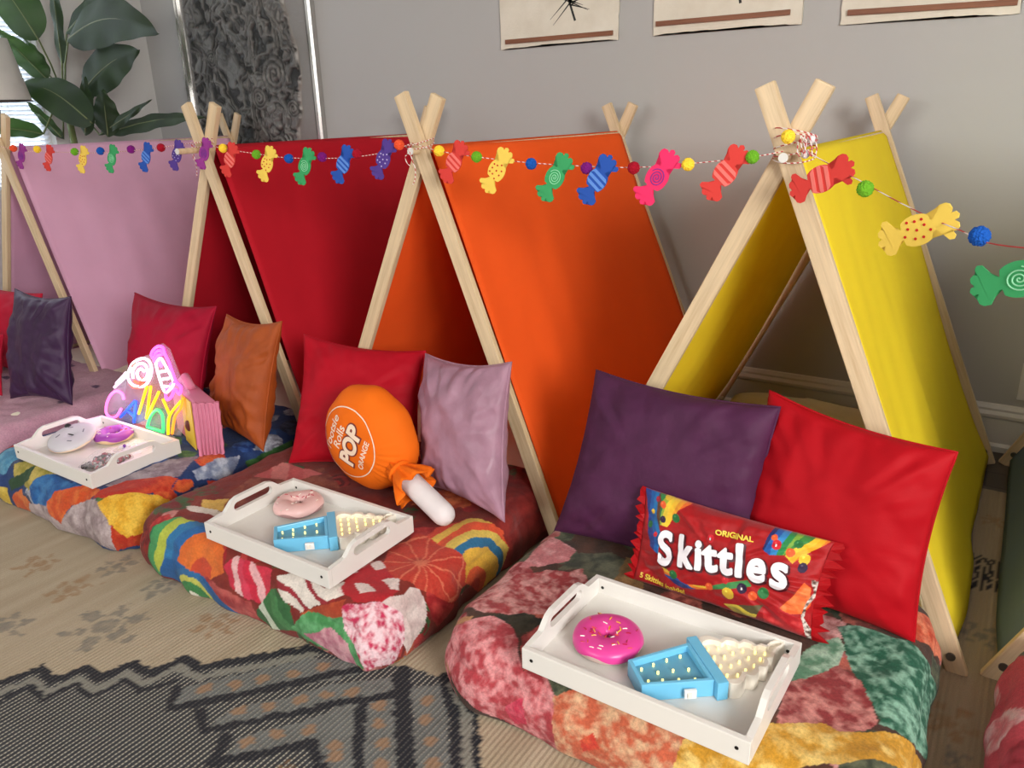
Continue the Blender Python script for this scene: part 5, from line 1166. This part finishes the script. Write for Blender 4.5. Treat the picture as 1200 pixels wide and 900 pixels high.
# ---------------------------------------------------------------- silver relief picture
ra = thing('relief_picture', (-3.74, YB-.02, 1.5), 'large embossed pewter relief picture of scrolls and leaves in a silver frame', 'picture')
x0, x1, z0, z1 = -4.235, -3.255, 1.00, 2.30
nx, nz = 250, 330
X, Zg = np.meshgrid(np.linspace(x0, x1, nx), np.linspace(z0, z1, nz), indexing='ij')
wx = X*13+3.6*fbm(X*8, Zg*8, 3); wz = Zg*13+3.6*fbm(X*8+8, Zg*8, 4)
rdg = 1-np.abs(2*fbm(wx*1.6, wz*1.1, 12, 4)-1)*2.4
rd2 = 1-np.abs(2*vnoise(wx*5.5, wz*3.5, 15)-1)
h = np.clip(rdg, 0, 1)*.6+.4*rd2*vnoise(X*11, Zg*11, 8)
for cx, cz, R in ((-3.52, 1.42, .10), (-3.66, 1.30, .06), (-3.40, 1.24, .05), (-4.02, 1.52, .05)):
    d = np.hypot(X-cx, Zg-cz); an = np.arctan2(Zg-cz, X-cx); ins = d < R
    sp_ = .5+.5*np.cos((d/R*3-an/(2*PI))*2*PI); h = np.where(ins, .45*sp_*(1-.3*d/R)+.2*vnoise(X*60, Zg*60, 4)+.4*h, h)
edge = x1-.10+.025*(fbm(Zg*9, Zg*0+2, 6)-.5)*2-.035*np.sin(Zg*8)
mask = np.clip((edge-X)/.01, 0, 1)*np.clip((X-x0-.015)/.02, 0, 1)
flat = (1-np.clip(fbm(X*5, Zg*4, 33)*3-.9, 0, 1)*0)
Yd = YB-.022-.020*h*mask-.004*mask
t = NT('pewter_relief'); t.set(Metallic=.45, Roughness=.42)
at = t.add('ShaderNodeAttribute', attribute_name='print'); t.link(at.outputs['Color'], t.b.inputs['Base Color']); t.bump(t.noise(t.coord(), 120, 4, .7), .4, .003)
hm = np.clip(h*1.3-.15, 0, 1)[..., None]; pc_ = lin((46, 45, 43))*(1-hm)+lin((134, 131, 126))*hm; pc_ = pc_*mask[..., None]+lin((140, 134, 128))*(1-mask[..., None]); pcol = np.concatenate([pc_, np.ones(pc_.shape[:2]+(1,))], -1)  # groove shade put into the colour by relief height, as dark patina
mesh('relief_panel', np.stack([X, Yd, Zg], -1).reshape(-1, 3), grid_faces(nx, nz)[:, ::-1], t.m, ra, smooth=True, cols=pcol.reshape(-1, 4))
G().box(x0, x1, YB-.02, YB-.004, z0, z1).build('backing_board', plain('pewter_ground', (150, 145, 140), .45, metal=.4), ra)
silver = plain('silver_frame', (196, 194, 190), .25, metal=.9)
fp = [(0, 0), (.0, .030), (.008, .042), (.018, .036), (.030, .038), (.044, .026), (.050, .012), (.050, 0)]
def rail(pa, pb, axis):
    g = G()
    if axis == 'v':
        sx = 1 if pa < -3.7 else -1
        g.prism(fp, lambda p, q, hh: (pa+sx*p, YB-.002-q, hh), z0-.05, z1+.05)
    else:
        sz = 1 if pa < 1.5 else -1
        g.prism(fp, lambda p, q, hh: (hh, YB-.002-q, pa+sz*p), x0-.05, x1+.055)
    return g
rail(x0-.05, 0, 'v').build('frame_rail', silver, ra); rail(x1+.055, 0, 'v').build('frame_rail', silver, ra)
rail(z0-.05, 0, 'h').build('frame_rail', silver, ra); rail(z1+.05, 0, 'h').build('frame_rail', silver, ra)

# ---------------------------------------------------------------- three deckled prints with wooden battens
paper = NT('handmade_paper'); paper.set(Roughness=.85); v_ = paper.coord()
paper.link(paper.ramp(paper.noise(v_, 8, 5), [(.3, srgb((212, 204, 186))), (.7, srgb((228, 222, 206)))]), paper.b.inputs['Base Color']); paper.bump(paper.noise(v_, 120, 4), .3, .003); paper = paper.m
batten = wood('walnut_batten', (132, 82, 54), (98, 56, 36)); ink = plain('black_ink', (44, 44, 42), .8)
def print_(label, xa, za, xb, zb, sa, sb, zs, frond=None, seed=1):
    t_ = thing('wall_print', ((xa+xb)/2, YB, za), label, 'picture', 'paper prints with wooden battens on the grey wall')
    N = 60; Hh = .75; bot = []; random.seed(seed)
    slope = (zb-za)/(xb-xa)
    for i in range(N+1):
        q = i/N; bot.append((xa+(xb-xa)*q, za+(zb-za)*q+(fbm(np.array(q*16.), np.array(seed*3.), seed)-.5)*.010+.004*math.sin(q*3)))
    L = [(xa+(fbm(np.array(q*12.), np.array(1.), seed+5)-.5)*.008, za+Hh*q) for q in np.linspace(1, .03, 24)]
    R_ = [(xb+(fbm(np.array(q*12.), np.array(4.), seed+6)-.5)*.008, zb+Hh*q) for q in np.linspace(.03, 1, 24)]
    poly = [(float(a), float(b)) for a, b in L+bot+R_]
    g = G().prism(poly, lambda a, b, h: (a, YB-.003-h, b), 0, .006)
    bm = bmesh.new(); vs = [bm.verts.new(v) for v in g.v]; [bm.faces.new([vs[i] for i in f]) for f in g.f]
    bmesh.ops.triangulate(bm, faces=[f for f in bm.faces if len(f.verts) > 4]); bmesh.ops.recalc_face_normals(bm, faces=bm.faces); bm.verts.index_update()
    mesh('paper_sheet', [v.co[:] for v in bm.verts], [[v.index for v in f.verts] for f in bm.faces], paper, t_); bm.free()
    for z_ in (0, .68):
        ln = sb-sa; a_ = math.atan2(zs[1]-zs[0], ln)
        o = G().box(-.009, .009, -.010, 0, -ln/2, ln/2, .001).build('wooden_batten', batten, t_, local=True)
        b = BASE[t_.name]; o.location = ((sa+sb)/2-b[0], YB-.009-b[1], (zs[0]+zs[1])/2+z_-.008-b[2]); o.rotation_euler = (0, PI/2-a_, 0)
    if frond:
        g = G(); st, tp = Vector(frond[0]), Vector(frond[1]); d = (tp-st); random.seed(seed)
        yy = YB-.0095
        P = [(st.x+d.x*q, yy, st.y+d.y*q) for q in np.linspace(0, 1, 8)]
        def strip(p, q, w0, w1):
            p = Vector((p[0], p[1])); q = Vector((q[0], q[1])); n_ = Vector((-(q-p).y, (q-p).x)).normalized()
            g.add([(p.x-n_.x*w0, yy, p.y-n_.y*w0), (p.x+n_.x*w0, yy, p.y+n_.y*w0), (q.x+n_.x*w1, yy, q.y+n_.y*w1), (q.x-n_.x*w1, yy, q.y-n_.y*w1)], [(0, 3, 2, 1)])
        strip((st.x, st.y), (tp.x, tp.y), .005, .003)
        for k in range(110):
            q = random.uniform(.2, 1); s = random.choice((-1, 1, -1)); p = (st.x+d.x*q, st.y+d.y*q); an = math.atan2(d.y, d.x)+s*random.uniform(.5, 2.4)
            ln = random.uniform(.04, .12); strip(p, (p[0]+ln*math.cos(an), p[1]+ln*math.sin(an)), .003, .0006)
        g.build('ink_frond', ink, t_)
    return t_
print_('paper print of a black ink frond, left of the three prints on the grey wall', -2.073, 1.452, -1.509, 1.456, -2.045, -1.53, (1.489, 1.490), ((-1.704, 1.540), (-1.80, 1.80)), 3)
print_('middle of the three battened paper prints on the grey wall, above the orange tent', -1.357, 1.459, -.797, 1.461, -1.345, -.838, (1.508, 1.508), ((-1.02, 1.545), (-1.08, 1.85)), 6)
print_('right-hand paper print of the three on the grey wall, above the yellow tent', -.667, 1.445, -.140, 1.437, -.645, -.15, (1.490, 1.480), ((-.4, 1.56), (-.42, 1.86)), 9)
